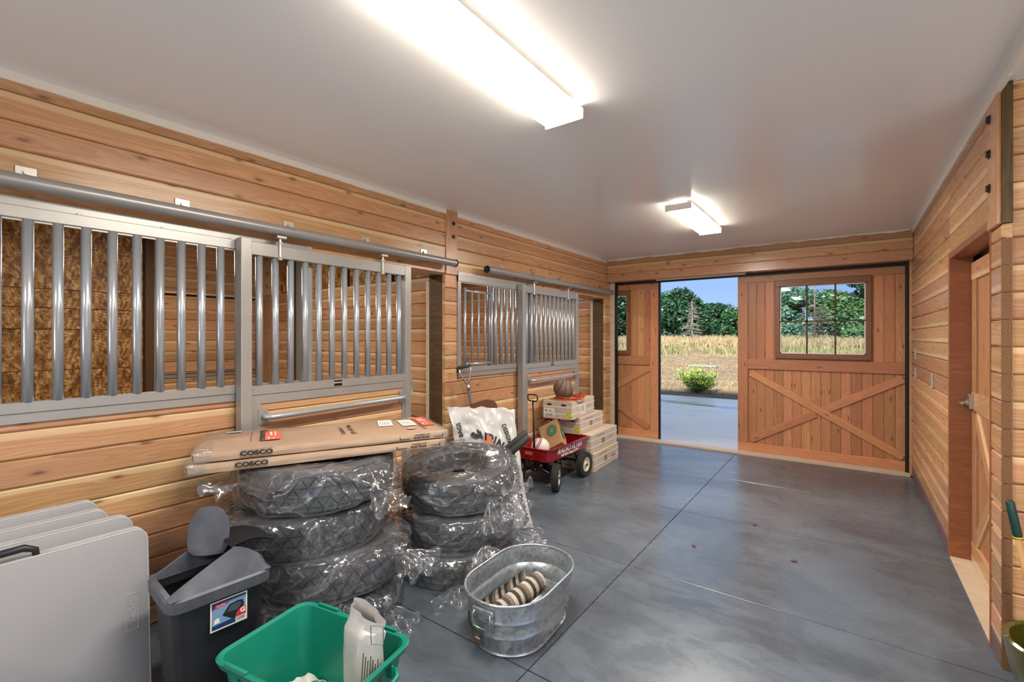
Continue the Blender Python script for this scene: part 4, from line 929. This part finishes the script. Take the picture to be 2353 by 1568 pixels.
# ------------------------------------------------------------------ white sack, shovel and handles behind the right stack
sc = thing('plastic_sack', 'large white printed plastic sack standing behind the right tyre stack', 'sack', (-2.35, 3.0, 0))
TL, TR, BR, BL = V((-2.76, 2.86, .957)), V((-2.457, 3.40, .896)), V((-2.07, 3.12, .0)), V((-2.50, 2.80, .0)); O = V((-2.35, 3.0, 0))
nrm = (TR - TL).cross(BL - TL).normalized(); nrm = nrm if nrm.x > 0 else -nrm
def sackp(u, v, s):
    p = (TL*(1-u) + TR*u)*(1-v) + (BL*(1-u) + BR*u)*v; e_ = (max(0, math.sin(u*PI))**.5)*(max(0, math.sin(min(1, v*.93 + .03)*PI))**.6)
    k = s*(.055 + .05*v)*e_ + .022*noise.noise(p*7) + .035*abs(noise.noise(p*9 + V((3, 1, 2)))) * (1 if s > 0 else -1)
    ed = (1 - e_); up = V((0, 0, .035*noise.noise(V((u*7, v*7, 2)))))*ed
    return p + nrm*k + up - O - (TR-TL).normalized()*(.05*math.sin(v*PI)*(1-2*u)*-.3)
MB().grid(lambda u, v: sackp(u, v, 1), 46, 52).grid(lambda u, v: sackp(u, v, -1), 46, 52).build('skin', M['sack'], sc, 'auto', fix=False)
def sk_text(nm, body, size, mat, u, v, du, dv, shear=0, bold=.001):
    p = sackp(u, v, 1); q = sackp(u + du*.06, v + dv*.06, 1); x = (q - p).normalized()
    ref = (sackp(u + .02, v, 1) - sackp(u - .02, v, 1)).cross(sackp(u, v - .02, 1) - sackp(u, v + .02, 1)).normalized(); ref = ref if ref.dot(nrm) > 0 else -ref
    return text(nm, body, size, mat, sc, frame(p + ref*.021, x, ref.cross(x)), bold=bold, ext=.0006, shear=shear)
for i, ch in enumerate('BUILDING'): 
    th = -.9 + i*.26; sk_text('lettering', ch, .085, M['ink'], .48 + .25*math.sin(th), .33 - .12*math.cos(th) + .04*i*.4, math.cos(th), math.sin(th)*.5, bold=.004)
sk_text('house_print', '^', .10, M['sackorange'], .47, .30, 1, 0, bold=.012)
flatp = [sackp(.40 + .16*a, .235 + .10*b_, 1) + nrm*.02 for a, b_ in ((0, 1), (.5, 0), (1, 1))]; MB().add(flatp, [(0, 1, 2)]).build('house_print', M['sackorange'], sc)
for i, w in enumerate(('DESIGNS', 'LANDS', 'BAGS', 'UTIL', 'INGS')): sk_text('lettering', w, .05, M['ink'], .80 + .015*i, .24 + .14*i, .28, .96, bold=.002)
sk_text('lettering', 'U BAGS', .05, M['ink'], .10, .22, -.1, -1, bold=.0015)
sh = thing('shovel', 'shovel with a D-shaped steel grip leaning on the stall column', 'shovel', (-2.93, 3.27, 0))
d0, d1 = V((.0, -.012, 1.27)), V((.10, .16, .30)); ax = (d0 - d1).normalized(); sd = V((.45, .89, 0)); sd = (sd - ax*sd.dot(ax)).normalized()
MB().cyl(d0 - sd*.062, d0 + sd*.062, .017, 12).build('grip', M['foam'], sh, True)
MB().tube([d0 - sd*.055, d0 - sd*.056 - ax*.06, d0 - sd*.02 - ax*.14, d0 - ax*.19], .009, 8).tube([d0 + sd*.055, d0 + sd*.056 - ax*.06, d0 + sd*.02 - ax*.14, d0 - ax*.19], .009, 8).cyl(d0 - ax*.17, d0 - ax*.24, .017, 12).build('yoke', M['zinc'], sh, True)
MB().cyl(d0 - ax*.23, d1, .018, 12).build('shaft', M['greyhandle'], sh, True)
MB().grid(lambda u, v: d1 + sd*((u - .5)*.22*(1 - .4*v*v)) - ax*(.30*v) + ax.cross(sd)*(.05*math.sin(u*PI)), 10, 10).build('blade', M['darksteel'], sh, 'auto')
bp_ = thing('curved_sheet', 'brown curved sheet peeking above the white sack', 'sheet', (-2.86, 3.42, 0))
MB().grid(lambda u, v: (.02 + .10*math.sin(u*PI)*.6, -.17 + .40*u, .72*v + .20 + .055*math.sin(u*PI) - .05*u*v), 14, 6).grid(lambda u, v: (.012 + .10*math.sin(u*PI)*.6, -.17 + .40*u, .72*v + .20 + .055*math.sin(u*PI) - .05*u*v), 14, 6).build('panel', M['brownpan'], bp_, 'auto')
MB().bx(.0, .06, -.15, .2, 0, .21).build('foot', M['brownpan'], bp_, bevel=.004)
hd = thing('cart_handles', 'two dark foam-gripped handles rising beside the white sack', 'tool', (-2.0, 2.85, 0))
for k, off in enumerate((V((0, 0, 0)), V((-.075, .075, .012)))):
    a, b_, c_ = V((.055, .04, .80)) + off, V((-.075, -.05, .66)) + off, V((-.17, .12, .03)) + off
    bk = b_ + (b_ - a)*.25
    h = MB().tube([b_ - (a-b_)*.05, b_, b_.lerp(a, .5), b_.lerp(a, .93), a], [.020, .026, .026, .026, .018], 14).build('grip', M['foam'], hd, True)
    MB().tube([b_.lerp(a, .2), bk, bk.lerp(c_, .3), c_ + V((0, 0, -.03))], .014, 10).build('tube', M['darksteel'], hd, True)
MB().cyl((-.17, .12, .02), (-.245, .195, .02), .014, 10).build('cross_tube', M['darksteel'], hd)
cbx = thing('cardboard_scrap', 'brown cardboard scrap wedged between the two tyre stacks', 'cardboard', (-2.62, 2.02, 0), .5)
MB().grid(lambda u, v: (-.08 + .16*u, .01*math.sin(u*7), .62*v), 8, 8).grid(lambda u, v: (-.08 + .16*u, .008 + .01*math.sin(u*7), .62*v), 8, 8).build('sheet', M['card'], cbx)

# ------------------------------------------------------------------ red wagon
wg = thing('wagon', 'red metal pull wagon with white lettering and black rubber wheels', 'wagon', (-2.60, 4.33, 0), math.radians(0))
hx, hy = .215, .43
loft([sec(.185, .40, .05, .285), sec(.205, .42, .055, .30), sec(hx, hy, .06, .415), sec(hx + .018, hy + .018, .07, .418), sec(hx + .020, hy + .020, .07, .426), sec(hx + .004, hy + .004, .06, .430), sec(hx - .004, hy - .004, .056, .422), sec(.200, .415, .052, .305), sec(.182, .397, .048, .292)], True, True).build('tray', M['red'], wg, 'auto')
F = lambda y, z: frame((.2135, y, z), (0, 1, 0), (.09, 0, 1))
text('lettering', 'RADIO FLYER', .078, M['white'], wg, F(.0, .375), shear=.35, bold=.0022, sx=1.12); text('lettering', 'BIG RED Classic ATW', .036, M['white'], wg, frame((.2105, .0, .325), (0, 1, 0), (.09, 0, 1)), bold=.0016, sx=1.1)
put('warning_label', MB().box((0, 0, 0), (.09, .035, .001)).mesh('warning_label'), M['redlabel'], wg, frame((-.03, -.428, .368), (1, 0, 0), (0, -.09, 1)))
for x in (-.12, 0.0, .12): bolt(wg, (x, -.420, .305), (0, -1, 0), .005, M['zinc'])
def wheel(x, y, s, z=.135, steer=0):
    R_ = .135; mw = Matrix.Translation((x, y, z)) @ Matrix.Rotation(steer, 4, 'Z') @ Matrix.Rotation(PI/2, 4, 'Y')
    m = MB(); m.lathe([(.078, -.03), (.105, -.038), (.125, -.034), (.131, -.02), (.133, 0), (.131, .02), (.125, .034), (.105, .038), (.078, .03)], 32)
    for k in range(24):
        for j, zz_ in enumerate((-.026, -.009, .009, .026)):
            a = 2*PI*(k + .5*(j % 2))/24; rad = .131 if j in (1, 2) else .128
            m.box((math.cos(a)*rad, math.sin(a)*rad, zz_), (.012, .020, .013), Matrix.Rotation(a, 3, 'Z'))
    w = put('wheel', m.mesh('wheel', 'auto'), M['tread'], wg, mw)
    h = MB().lathe([(.0, s*.030), (.022, s*.030), (.026, s*.02), (.06, s*.018), (.068, s*.030), (.08, s*.030), (.08, -s*.03), (.0, -s*.03)], 28).build('hub', M['hub'], w, 'auto')
    MB().lathe([(.0, s*.045), (.012, s*.044), (.014, s*.03)], 12).build('axle_nut', M['darksteel'], w, True)
for y, st_ in ((-.31, .38), (.30, 0)):
    for s in (-1, 1): wheel(s*.225, y, s, steer=st_)
MB().tube([(-.19, .30, .135), (-.12, .30, .16), (.12, .30, .16), (.19, .30, .135)], .010, 8).tube([(-.1, .28, .285), (-.15, .30, .16)], .009, 8).tube([(.1, .28, .285), (.15, .30, .16)], .009, 8).tube([(0, .30, .15), (0, -.15, .26), (0, -.28, .27)], .008, 8).build('rear_axle', M['black'], wg, True)
MB().tube([(-.19, -.31, .135), (-.15, -.32, .165), (-.06, -.335, .20), (0, -.34, .205), (.06, -.335, .20), (.15, -.32, .165), (.19, -.31, .135)], [.012, .018, .024, .028, .024, .018, .012], 10).cyl((0, -.325, .20), (0, -.31, .285), .03, 12).build('steering_yoke', M['black'], wg, True)
hn = MB().cyl((0, -.36, .195), (.015, -.415, .90), .010, 10).cyl((-.03, -.365, .19), (.03, -.365, .19), .020, 12).build('handle', M['black'], wg, True)
MB().tube([(-.035, -.415, .90), (-.045, -.416, .915), (-.046, -.419, .955), (-.03, -.42, .965), (.055, -.42, .965), (.07, -.419, .955), (.069, -.416, .915), (.06, -.415, .90)], .007, 8, True).build('hand_loop', M['black'], hn, True)

def ball_mesh(R_, mat, name, par): return MB().add(*(lambda g: (g.v, g.f))(MB().grid(lambda u, v: (R_*math.cos(2*PI*u)*math.sin(PI*max(.001, min(.999, v))), R_*math.sin(2*PI*u)*math.sin(PI*max(.001, min(.999, v))), R_*math.cos(PI*max(.001, min(.999, v)))), 32, 18, cu=True))).build(name, mat, par, True)
sb_ = thing('soccer_ball', 'white soccer ball with red and blue stripes riding in the wagon', 'ball', (-2.59, 4.06, .40)); R_ = .10
ball_mesh(R_, M['soccer'], 'shell', sb_)
def arcband(par, nm, mat, R_, axis, h0, w, a0, a1, n=20):
    z = V(axis).normalized(); x = z.orthogonal().normalized(); y = z.cross(x)
    def f(u, v):
        h = h0 + w*(v - .5); r = math.sqrt(max(1e-6, R_*R_ - h*h)); a = a0 + (a1-a0)*u; return (x*math.cos(a) + y*math.sin(a))*r + z*h
    MB().grid(f, n, 4).build(nm, mat, par, True, fix=False)
for i, (ax_, h0, mt) in enumerate((((.8, -.5, .3), .03, 'pink'), ((.8, -.5, .3), .043, 'pink'), ((.8, -.5, .3), .056, 'navy'), ((-.6, -.6, .6), .05, 'navy'), ((-.6, -.6, .6), .062, 'pink'), ((.3, -.3, -1), .03, 'navy'), ((.3, -.3, -1), .045, 'pink'))): arcband(sb_, 'stripe', M[mt], R_*1.004, ax_, h0, .007, .3 + i, 3.6 + i)
pb = thing('paper_bag', 'brown paper carrier bag with green round logos tipped over in the wagon', 'bag', mtx=Matrix.Translation((-2.575, 4.36, .325)) @ Matrix.Rotation(math.radians(-42), 4, 'Y') @ Matrix.Rotation(math.radians(-32), 4, 'X') @ Matrix.Rotation(.35, 4, 'Z'))
def pbs(z, hx_, hy_): return [(x, y, z + .006*noise.noise(V((x*20, y*20, z*9)))) for x, y in rrect(hx_, hy_, .006, 2)]
pbo = loft([pbs(0, .11, .065), pbs(.10, .118, .07), pbs(.20, .12, .068), pbs(.33, .122, .058)], True).build('body', M['bag'], pb)
def disc(par, c, x, y, rx, ry, nm='logo'):
    mt = frame(c, x, y); o = put(nm, MB().add([(rx*math.cos(2*PI*k/28), ry*math.sin(2*PI*k/28), 0) for k in range(28)], [tuple(range(28))]).mesh(nm), M['greenlogo'], par, mt)
    q = MB()
    for a, b_ in ((.74, .70), (.44, .41)): q.add([(rx*r*math.cos(2*PI*k/28), ry*r*math.sin(2*PI*k/28), .0006) for r in (a, b_) for k in range(28)], [(k, (k+1) % 28, 28 + (k+1) % 28, 28 + k) for k in range(28)])
    for k in range(5): q.box((rx*(-.2 + .1*k), ry*(.05*math.sin(k*2)), .0006), (.004, ry*.55, .0004))
    q.build('logo_print', M['bag'], o)
disc(pb, (.03, -.0725, .20), (1, 0, 0), (0, 0, 1), .062, .075); disc(pb, (.1235, .0, .16), (0, 1, 0), (0, 0, 1), .05, .075)
MB().tube([(-.03, -.05, .33), (-.03, -.05, .36), (.03, -.05, .36), (.03, -.05, .33)], .005, 6).build('rope_handle', M['bag'], pb)

# ------------------------------------------------------------------ strapped cartons
def strapped(label, corner, ang, z0, Lb, Wb, Hb, yl, tag_):
    t = thing('strapped_box', label, 'box', (corner[0], corner[1], z0), ang, 'strapped cardboard boxes by the stall door')
    # local: corner at origin, length +y, width -x
    MB().bx(-Wb, 0, 0, Lb, 0, Hb).build('body', M['cardpale'], t, bevel=.006, seg=2)
    s = MB(); e_ = .0016
    for z in (Hb*.30, Hb*.68): s.bx(-Wb - e_, e_, -e_, Lb + e_, z - .006, z + .006)
    for y in (.07, Lb - .07): s.bx(-Wb - e_, e_, y - .006, y + .006, -.0, Hb + e_)
    s.build('strap', M['strap'], t)
    MB().bx(-Wb*.52, -Wb*.515, -.001, .0, 0, Hb).bx(-Wb*.52, -Wb*.515, 0, Lb, Hb, Hb + .0008).build('seam', M['greyink'], t)
    MB().bx(-Wb*.85, -Wb*.70, -.0012, 0, Hb*.74, Hb*.84).bx(-Wb*.36, -Wb*.20, -.0012, 0, Hb*.74, Hb*.84).build('hand_slot', M['ink'], t)
    pl = MB().bx(-Wb*.96, -Wb*.60, -.002, 0, Hb*.12, Hb*.58).build('paper_label', M['paper'], t)
    text('label_lettering', 'ZXU9G', .028, M['ink'], t, frame((-Wb*.78, -.0022, Hb*.2), (1, 0, 0), (0, 0, 1)), bold=.0008)
    q = MB(); 
    for k in range(3): q.bx(-Wb*.80, -Wb*(.66 + .02*k), -.0026, -.002, Hb*(.36 + .05*k), Hb*(.375 + .05*k))
    q.bx(-Wb*.92, -Wb*.86, -.0026, -.002, Hb*.40, Hb*.48); q.build('label_print', M['greyink'], t)
    if yl:
        y_ = MB().bx(-Wb*.17, -Wb*.02, -.0022, 0, Hb*.1, Hb*.42).build('yellow_label', M['yellow'], t)
        MB().bx(-Wb*.155, -Wb*.14, -.0026, -.0022, Hb*.26, Hb*.34).bx(-Wb*.15, -Wb*.04, -.0026, -.0022, Hb*.36, Hb*.375).bx(-Wb*.12, -Wb*.04, -.0026, -.0022, Hb*.16, Hb*.175).build('label_print', M['ink'], t)
    q = MB()
    for k in range(7): q.bx(0, .001, Lb*.40 + k*.011, Lb*.40 + k*.011 + (.004 if k % 3 else .007), Hb*.25, Hb*.62)
    for k in range(6): q.bx(0, .001, Lb*.22 + k*.035, Lb*.22 + k*.035 + .02, Hb*.80, Hb*.82 + .012*(k % 2))
    q.bx(0, .001, Lb*.66, Lb*.84, Hb*.52, Hb*.54); q.build('side_print', M['greyink'], t)
    if tag_ == 'red': MB().bx(0, .0012, Lb*.70, Lb*.86, Hb*.30, Hb*.42).build('red_print', M['pink'], t)
    if tag_ == 'pale': MB().bx(0, .0009, Lb*.36, Lb*.58, Hb*.15, Hb*.7).build('pale_label', M['paper'], t)
    return t
strapped('bottom strapped box of the stack, red print on its side', (-2.335, 4.80), math.radians(3), .0, .78, .42, .212, False, 'red')
strapped('strapped box second from the floor, beside the wagon', (-2.36, 4.77), math.radians(2), .213, .79, .42, .215, False, '')
strapped('strapped box second from the top of the stack', (-2.475, 4.72), math.radians(3), .429, .70, .36, .192, True, '')
strapped('topmost strapped box, under the basketball and orange cord', (-2.475, 4.53), math.radians(5), .622, .68, .36, .205, True, 'pale')
bk = thing('basketball', 'brown basketball with black seams on the topmost box', 'ball', mtx=Matrix.Translation((-2.655, 4.66, .952)) @ Matrix.Rotation(.9, 4, V((.5, .4, .6)))); R_ = .118
ball_mesh(R_, M['leather'], 'shell', bk)
sm_ = MB()
for ax_, h0 in (((1, 0, 0), 0), ((0, 0, 1), 0)):
    z = V(ax_); x = z.orthogonal().normalized(); y = z.cross(x); sm_.tube([(x*math.cos(2*PI*k/40) + y*math.sin(2*PI*k/40))*R_ for k in range(40)], .0032, 6, True)
for s in (-1, 1): sm_.tube([V((s*(.062 + .022*math.cos(2*a)), 0, 0)) + (V((0, math.cos(a), math.sin(a)))*math.sqrt(R_**2 - (.062 + .022*math.cos(2*a))**2)) for a in [2*PI*k/40 for k in range(40)]], .0032, 6, True)
sm_.build('seams', M['ink'], bk, True)
cdz = .8285; cp = thing('extension_cord', 'coiled orange extension cord around the basketball', 'cord', (-2.62, 4.70, cdz + .008)); random.seed(5)
m = MB()
for k in range(4):
    ph = random.uniform(0, 6); sx_, sy_ = .125 + .012*k, .135 + .02*k; pts = [(sx_*math.cos(a) + .008*math.sin(3*a + ph), sy_*math.sin(a) + .02 + .01*math.cos(2*a + ph), .004 + .009*(k % 3) + .006*math.sin(2*a + ph) * (k > 0)) for a in [2*PI*i/36 for i in range(36)]]
    m.tube(pts, .0055, 6, True)
for k in range(3): m.tube([(.02 + .02*k, .17, .012), (.05, .24 + .02*k, .02 + .012*k), (.0 - .02*k, .31, .018), (-.05, .26, .012), (-.03, .2, .012)], .0055, 6)
m.build('cable', M['orange'], cp, True)
MB().box((.07, .27, .012), (.025, .05, .024)).build('plug', M['orange'], cp, bevel=.005)

# ------------------------------------------------------------------ pot and long tool at the right edge
pt = thing('planter_pot', 'olive green glazed planter pot at the lower right edge', 'planter', (.722, 2.71, 0))
MB().lathe([(0, .0), (.115, 0), (.13, .02), (.165, .12), (.195, .24), (.207, .32), (.21, .335), (.20, .342), (.188, .335), (.18, .28), (.17, .22), (0, .22)], 40).build('glazed_body', M['greendark'], pt, 'auto')
random.seed(9); q = MB()
for k in range(26):
    a = random.uniform(0, 6.28); r = .15*math.sqrt(random.random()); q.box((r*math.cos(a), r*math.sin(a), .235 + random.uniform(0, .02)), (random.uniform(.03, .06),)*3, Matrix.Rotation(random.uniform(0, 3), 3, V((random.random(), random.random(), 1)).normalized()))
o = q.build('stone_filling', M['stone'], pt, True, .008, 2); o['kind'] = 'stuff'
gt = thing('garden_tool', 'long wooden tool handle with a dark green rubber grip at the right edge', 'tool', (.597, 3.0, 0))
a, b_ = V((-.004, .02, .81)), V((.115, -.06, .02)); dr = (b_ - a).normalized()
MB().tube([a, a + dr*.01, a + dr*.15, a + dr*.16], [.010, .0155, .0165, .014], 14).build('grip', M['greengrip'], gt, True)
MB().cyl(a + dr*.158, a + dr*.163, .0168, 14).build('collar', M['yellow'], gt)
MB().tube([a + dr*.16, a + dr*.45, b_], [.013, .015, .015], 12).build('shaft', M['wooden'], gt, True)
MB().tube([b_ - dr*.02, b_ + dr*.0], [.02, .02], 12).build('ferrule', M['darksteel'], gt)

# dry leaves on the floor
random.seed(4); lf = MB().grid(lambda u, v: ((u - .5)*.05, (v - .5)*.028*math.sin(u*PI), .004 + .006*math.sin(u*3)*abs(v - .5)), 8, 5).mesh('dry_leaf'); lf.materials.append(M['brownpan'])
for x, y, w_ in ((-.62, 4.25, 'dark dry leaf in the middle of the floor, nearest the barn doors'), (-.30, 3.72, 'dark dry leaf on the floor opposite the plank door'), (-.92, 3.55, 'small dark leaf on the floor near the long lengthwise joint'), (-.2, 1.95, 'dark dry leaf lying closest to the camera'), (.22, 2.25, 'dark dry leaf on the floor near the planter pot')):
    l_ = put('dry_leaf', lf, None, None, Matrix.Translation((x, y, .001)) @ Matrix.Rotation(random.uniform(0, 6), 4, 'Z')); tag(l_, w_, 'leaf', 'dry leaves on the floor')
# ------------------------------------------------------------------ outdoors
def ground_z(x, y): return 0 if y < 13 else 1.05*min(1, max(0, (y - 14)/34))**.8 if y < 90 else 1.05
def gfield(u, v):
    y = 12.55 + 230*v**2.2; x = (-120 + 240*u)*(.35 + .65*v); return (x, y + 1.2*(u - .5), (ground_z(x, y) + .05*noise.noise(V((x*.5, y*.5, 0)))*(1 if v > 0 else 0)) + .01)
gf = MB().grid(gfield, 60, 60).build('field', M['field'], None, True); tag(gf, 'dry yellow grass field rising gently beyond the concrete apron', 'field', kind='structure')
gb = MB().bx(-120, 120, -120, 12.9, -.5, -.15).build('ground', M['field']); tag(gb, 'dry ground around the building', 'ground', kind='structure')
ap = MB().bx(-12, 10, 6.86, 12.9, -.15, -.04).build('apron', M['joint']); tag(ap, 'wet grey concrete apron outside the barn doors', 'apron', kind='structure')
ax0 = [-12, -9.2, -6.2, -3.4, -.6, 2.2, 5.0, 10]; ay0 = [6.862, 9.35, 12.6]
for i in range(7):
    for j in range(2): put('slab', MB().box((0, 0, 0), (ax0[i+1]-ax0[i]-.01, ay0[j+1]-ay0[j]-.01, .04)).mesh('slab', bevel=.003), M['apron'], ap, Matrix.Translation(((ax0[i]+ax0[i+1])/2, (ay0[j]+ay0[j+1])/2, -.02)))
pd = MB().bx(-12, 10, -16, -5.08, -.15, -.005).bx(2.75, 10, -5.08, 4.5, -.15, -.005).build('bounce_pad', M['pad']); tag(pd, 'unseen pale concrete pad added behind and beside the building to bounce light in', 'apron', kind='structure')  # unseen reflector: sunlit pad added to throw light up to the ceiling
hl = MB().grid(lambda u, v: (-260 + 520*u, 330 + 60*v, -4 + (20 + 9*noise.noise(V((u*7, 3, 0))))*v), 50, 6).build('hills', M['hill'], None, True); tag(hl, 'hazy blue-green hills on the horizon', 'hills', kind='structure')
def blades(name, label, mat, n, xr, yr, h0, h1, seed, w=.02, dens=None):
    random.seed(seed); vs = []; fs = []
    for _ in range(n):
        x = random.uniform(*xr); y = yr[0] + (yr[1]-yr[0])*random.random()**1.3; 
        if dens and noise.noise(V((x*.35, y*.35, seed))) < dens: continue
        z = ground_z(x, y); h = random.uniform(h0, h1); a = random.uniform(0, PI); ww = w*(1 + y/30); dx, dy = math.cos(a)*ww, math.sin(a)*ww; lx, ly = random.gauss(0, .25)*h, random.gauss(0, .25)*h; o = len(vs)
        vs += [(x-dx, y-dy, z), (x+dx, y+dy, z), (x+lx, y+ly, z+h)]; fs.append((o, o+1, o+2))
    o = MB().add(vs, fs).build(name, mat, None, fix=False); return tag(o, label, 'grass', kind='stuff')
blades('short_grass', 'short dry stubble grass covering the field', M['straw'], 26000, (-14, 8), (12.8, 30), .04, .11, 1, .008)
blades('tall_grass', 'tall straw coloured grass in front of the trees', M['straw'], 24000, (-30, 14), (34, 48), .35, .85, 2, .03)
blades('green_grass', 'pale green grass band across the field', M['strawgreen'], 9000, (-26, 12), (27, 38), .2, .5, 3, .03, -.05)
def leafy(name, label, base, h, rx, mat, seed, n=5200, grp=None, trunk=.12, cat='tree', leaf=.34, low=.18):
    t = thing(name, label, cat, base, 0, grp); random.seed(seed); bl = []
    for k in range(17):
        a = random.uniform(0, 2*PI); r = rx*random.uniform(.15, .75); z = h*random.uniform(low + .05, .86); bl.append((V((r*math.cos(a), r*math.sin(a), z)), rx*random.uniform(.28, .46)))
    bl.append((V((0, 0, h*.78)), rx*.5)); vs = []; fs = []
    for _ in range(n):
        c, r = random.choice(bl); d = V((random.gauss(0, 1), random.gauss(0, 1), random.gauss(0, 1))).normalized(); p = c + d*r*random.uniform(.72, 1.05)
        if p.z < h*low*.6: continue
        s = leaf*random.uniform(.5, 1.2); u = V((random.gauss(0, 1), random.gauss(0, 1), random.gauss(0, .6))).normalized(); w_ = u.cross(d + V((random.gauss(0, .5), random.gauss(0, .5), random.gauss(0, .5)))).normalized(); o = len(vs)
        vs += [p - u*s*.6, p + w_*s*.32, p + u*s*.6, p - w_*s*.32]; fs.append((o, o+1, o+2, o+3))
    MB().add(vs, fs).build('foliage', mat, t, fix=False)
    m = MB()
    for k in range(3):
        a = 2*PI*k/3 + seed; m.tube([(.25*math.cos(a), .25*math.sin(a), -.3), (.3*math.cos(a), .3*math.sin(a), h*.2), (rx*.35*math.cos(a), rx*.35*math.sin(a), h*.5), (rx*.5*math.cos(a + .4), rx*.5*math.sin(a + .4), h*.72)], [trunk, trunk*.85, trunk*.5, .03], 7)
    m.build('trunk', M['bark'], t, True); return t
GT = 'trees beyond the field'
TR_ = [(-20.4, 47.5, 5.6, 3.2, 'leafdark', 'dark green tree seen through the left barn door window'),
       (-14.7, 51.2, 5.1, 3.5, 'leafdark', 'big dark green round-topped tree in the doorway'),
       (-14.2, 61.5, 4.6, 2.4, 'leafdark', 'low dark green tree behind the bare grey conifer'),
       (-12.0, 62, 4.4, 2.3, 'leafmid', 'bright green tree at the right of the doorway'),
       (-8.4, 63, 4.6, 2.3, 'leafmid', 'mid green tree hidden behind the closed barn door stile'),
       (-4.9, 60, 6.3, 2.6, 'leafblue', 'bluish green tree in the left panes of the barn door window'),
       (-2.2, 66, 6.2, 2.8, 'leafblue', 'distant bluish tree in the middle panes of the barn door window'),
       (1.6, 57, 10.0, 3.6, 'leafdark', 'tallest dark tree in the right panes of the barn door window'),
       (-.6, 48, 4.4, 2.1, 'leafyellow', 'light green bushy tree low in the right panes of the window'),
       (1.2, 43, 3.4, 1.7, 'leafyellow', 'yellow-green bush at the lower right of the window'),
       (7.6, 60, 6.5, 3.2, 'leafmid', 'green tree beyond the right end of the barn'), (-26.5, 52, 6.0, 3.4, 'leafmid', 'green tree at the far left end of the tree line')]
for i, (x, y, h, rx, mt, lb_) in enumerate(TR_): leafy('broadleaf_tree', lb_, (x, y, ground_z(x, y)), h, rx, M[mt], 20 + i, 13000 if rx > 3 else 9000, GT, low=.12)
def conifer(label, base, h, mat, seed, n=70, top=1.0):
    t = thing('dead_conifer', label, 'tree', base, 0, 'dead conifers in the field'); random.seed(seed)
    MB().tube([(0, 0, -.2), (0, 0, h*.5), (0, 0, h)], [.09, .06, .015], 7).build('trunk', mat, t, True); m = MB()
    for k in range(n):
        f = random.uniform(.1, .97)*top; L = h*.30*(1 - f)**.8 + .12; a = random.uniform(0, 2*PI); z = h*f; e_ = V((math.cos(a)*L, math.sin(a)*L, -L*random.uniform(0, .4))); b0 = V((0, 0, z))
        m.tube([b0, b0 + e_*.5 + V((0, 0, .04)), b0 + e_], [.02, .014, .005], 4)
        for j in range(7):
            q = b0 + e_*random.uniform(.3, 1); s = V((random.gauss(0, 1), random.gauss(0, 1), random.gauss(-.3, .4)))*.16; m.tube([q, q + s], [.008, .003], 3)
    m.build('branches', mat, t); return t
conifer('bare grey dead conifer standing in the doorway view', (-11.55, 44, ground_z(0, 44)), 4.0, M['deadwood'], 5, 90)
conifer('brown dead pine with a broken top in the middle panes of the window', (-2.05, 42, ground_z(0, 42)), 5.2, M['deadred'], 6, 60, .62)
sbx = thing('flowering_shrub', 'low shrub with yellow flowers at the edge of the concrete apron', 'shrub', (-3.3, 13.15, 0)); random.seed(31)
vs = []; fs = []; fv = []; ff = []; st_ = MB()
for k in range(110):
    a = random.uniform(0, 2*PI); L = random.uniform(.40, .78); d = V((math.cos(a)*random.uniform(.1, 1.5), math.sin(a)*random.uniform(.1, .9), 1)).normalized(); tip = d*L
    st_.tube([(0, 0, 0), tip*.5 + V((0, 0, .03)), tip], [.006, .004, .002], 4)
    for j in range(34):
        p = tip*random.uniform(.25, 1.02) + V((random.gauss(0, .035), random.gauss(0, .035), random.gauss(0, .03))); s = random.uniform(.02, .045); u = V((random.gauss(0, 1), random.gauss(0, 1), random.gauss(0, 1))).normalized(); w_ = u.orthogonal().normalized(); o = len(vs)
        vs += [p - u*s, p + w_*s*.4, p + u*s, p - w_*s*.4]; fs.append((o, o+1, o+2, o+3))
    if random.random() < .8:
        for j in range(3):
            p = tip*random.uniform(.72, 1.04) + V((random.gauss(0, .04), random.gauss(0, .04), random.uniform(0, .04))); o = len(fv); fv += [p + V((.013*math.cos(q), .013*math.sin(q)*.5, .011*math.sin(q))) for q in [2*PI*i/6 for i in range(6)]]; ff.append(tuple(range(o, o + 6)))
MB().add(vs, fs).build('leaves', M['shrub'], sbx, fix=False); fo_ = MB().add(fv, ff).build('flowers', M['flower'], sbx, fix=False); fo_['kind'] = 'stuff'; st_.build('stems', M['shrub'], sbx)
s2 = copy_tree(sbx); s2.location = (-1.95, 12.95, 0); s2.rotation_euler = (0, 0, 2.1); s2.scale = (.55, .55, .55); s2['label'] = 'small yellow-flowered weed at the right side of the doorway view'
tag(MB().prism([(-.55, -.2), (.55, -.25), (.6, .2), (-.5, .25)], 0, .04).build('utility_cover', M['cover'], bevel=.01), 'pale green flat cover lying in the dry grass', 'cover').location = (-4.98, 20.6, ground_z(0, 20.6) + .02)
# unseen gable roof, added above the ceiling to keep the apron in shade
rf = MB().add([(-7.3, -5.6, 2.84), (3.3, -5.6, 2.84), (3.3, 7.6, 2.84), (-7.3, 7.6, 2.84), (-2.0, -5.6, 3.9), (-2.0, 7.6, 3.9)], [(0, 1, 2, 3), (0, 3, 5, 4), (1, 4, 5, 2), (0, 4, 1), (3, 2, 5)]).build('roof', M['frame']); tag(rf, 'unseen gable roof added above the ceiling to shade the apron', 'roof', kind='structure')
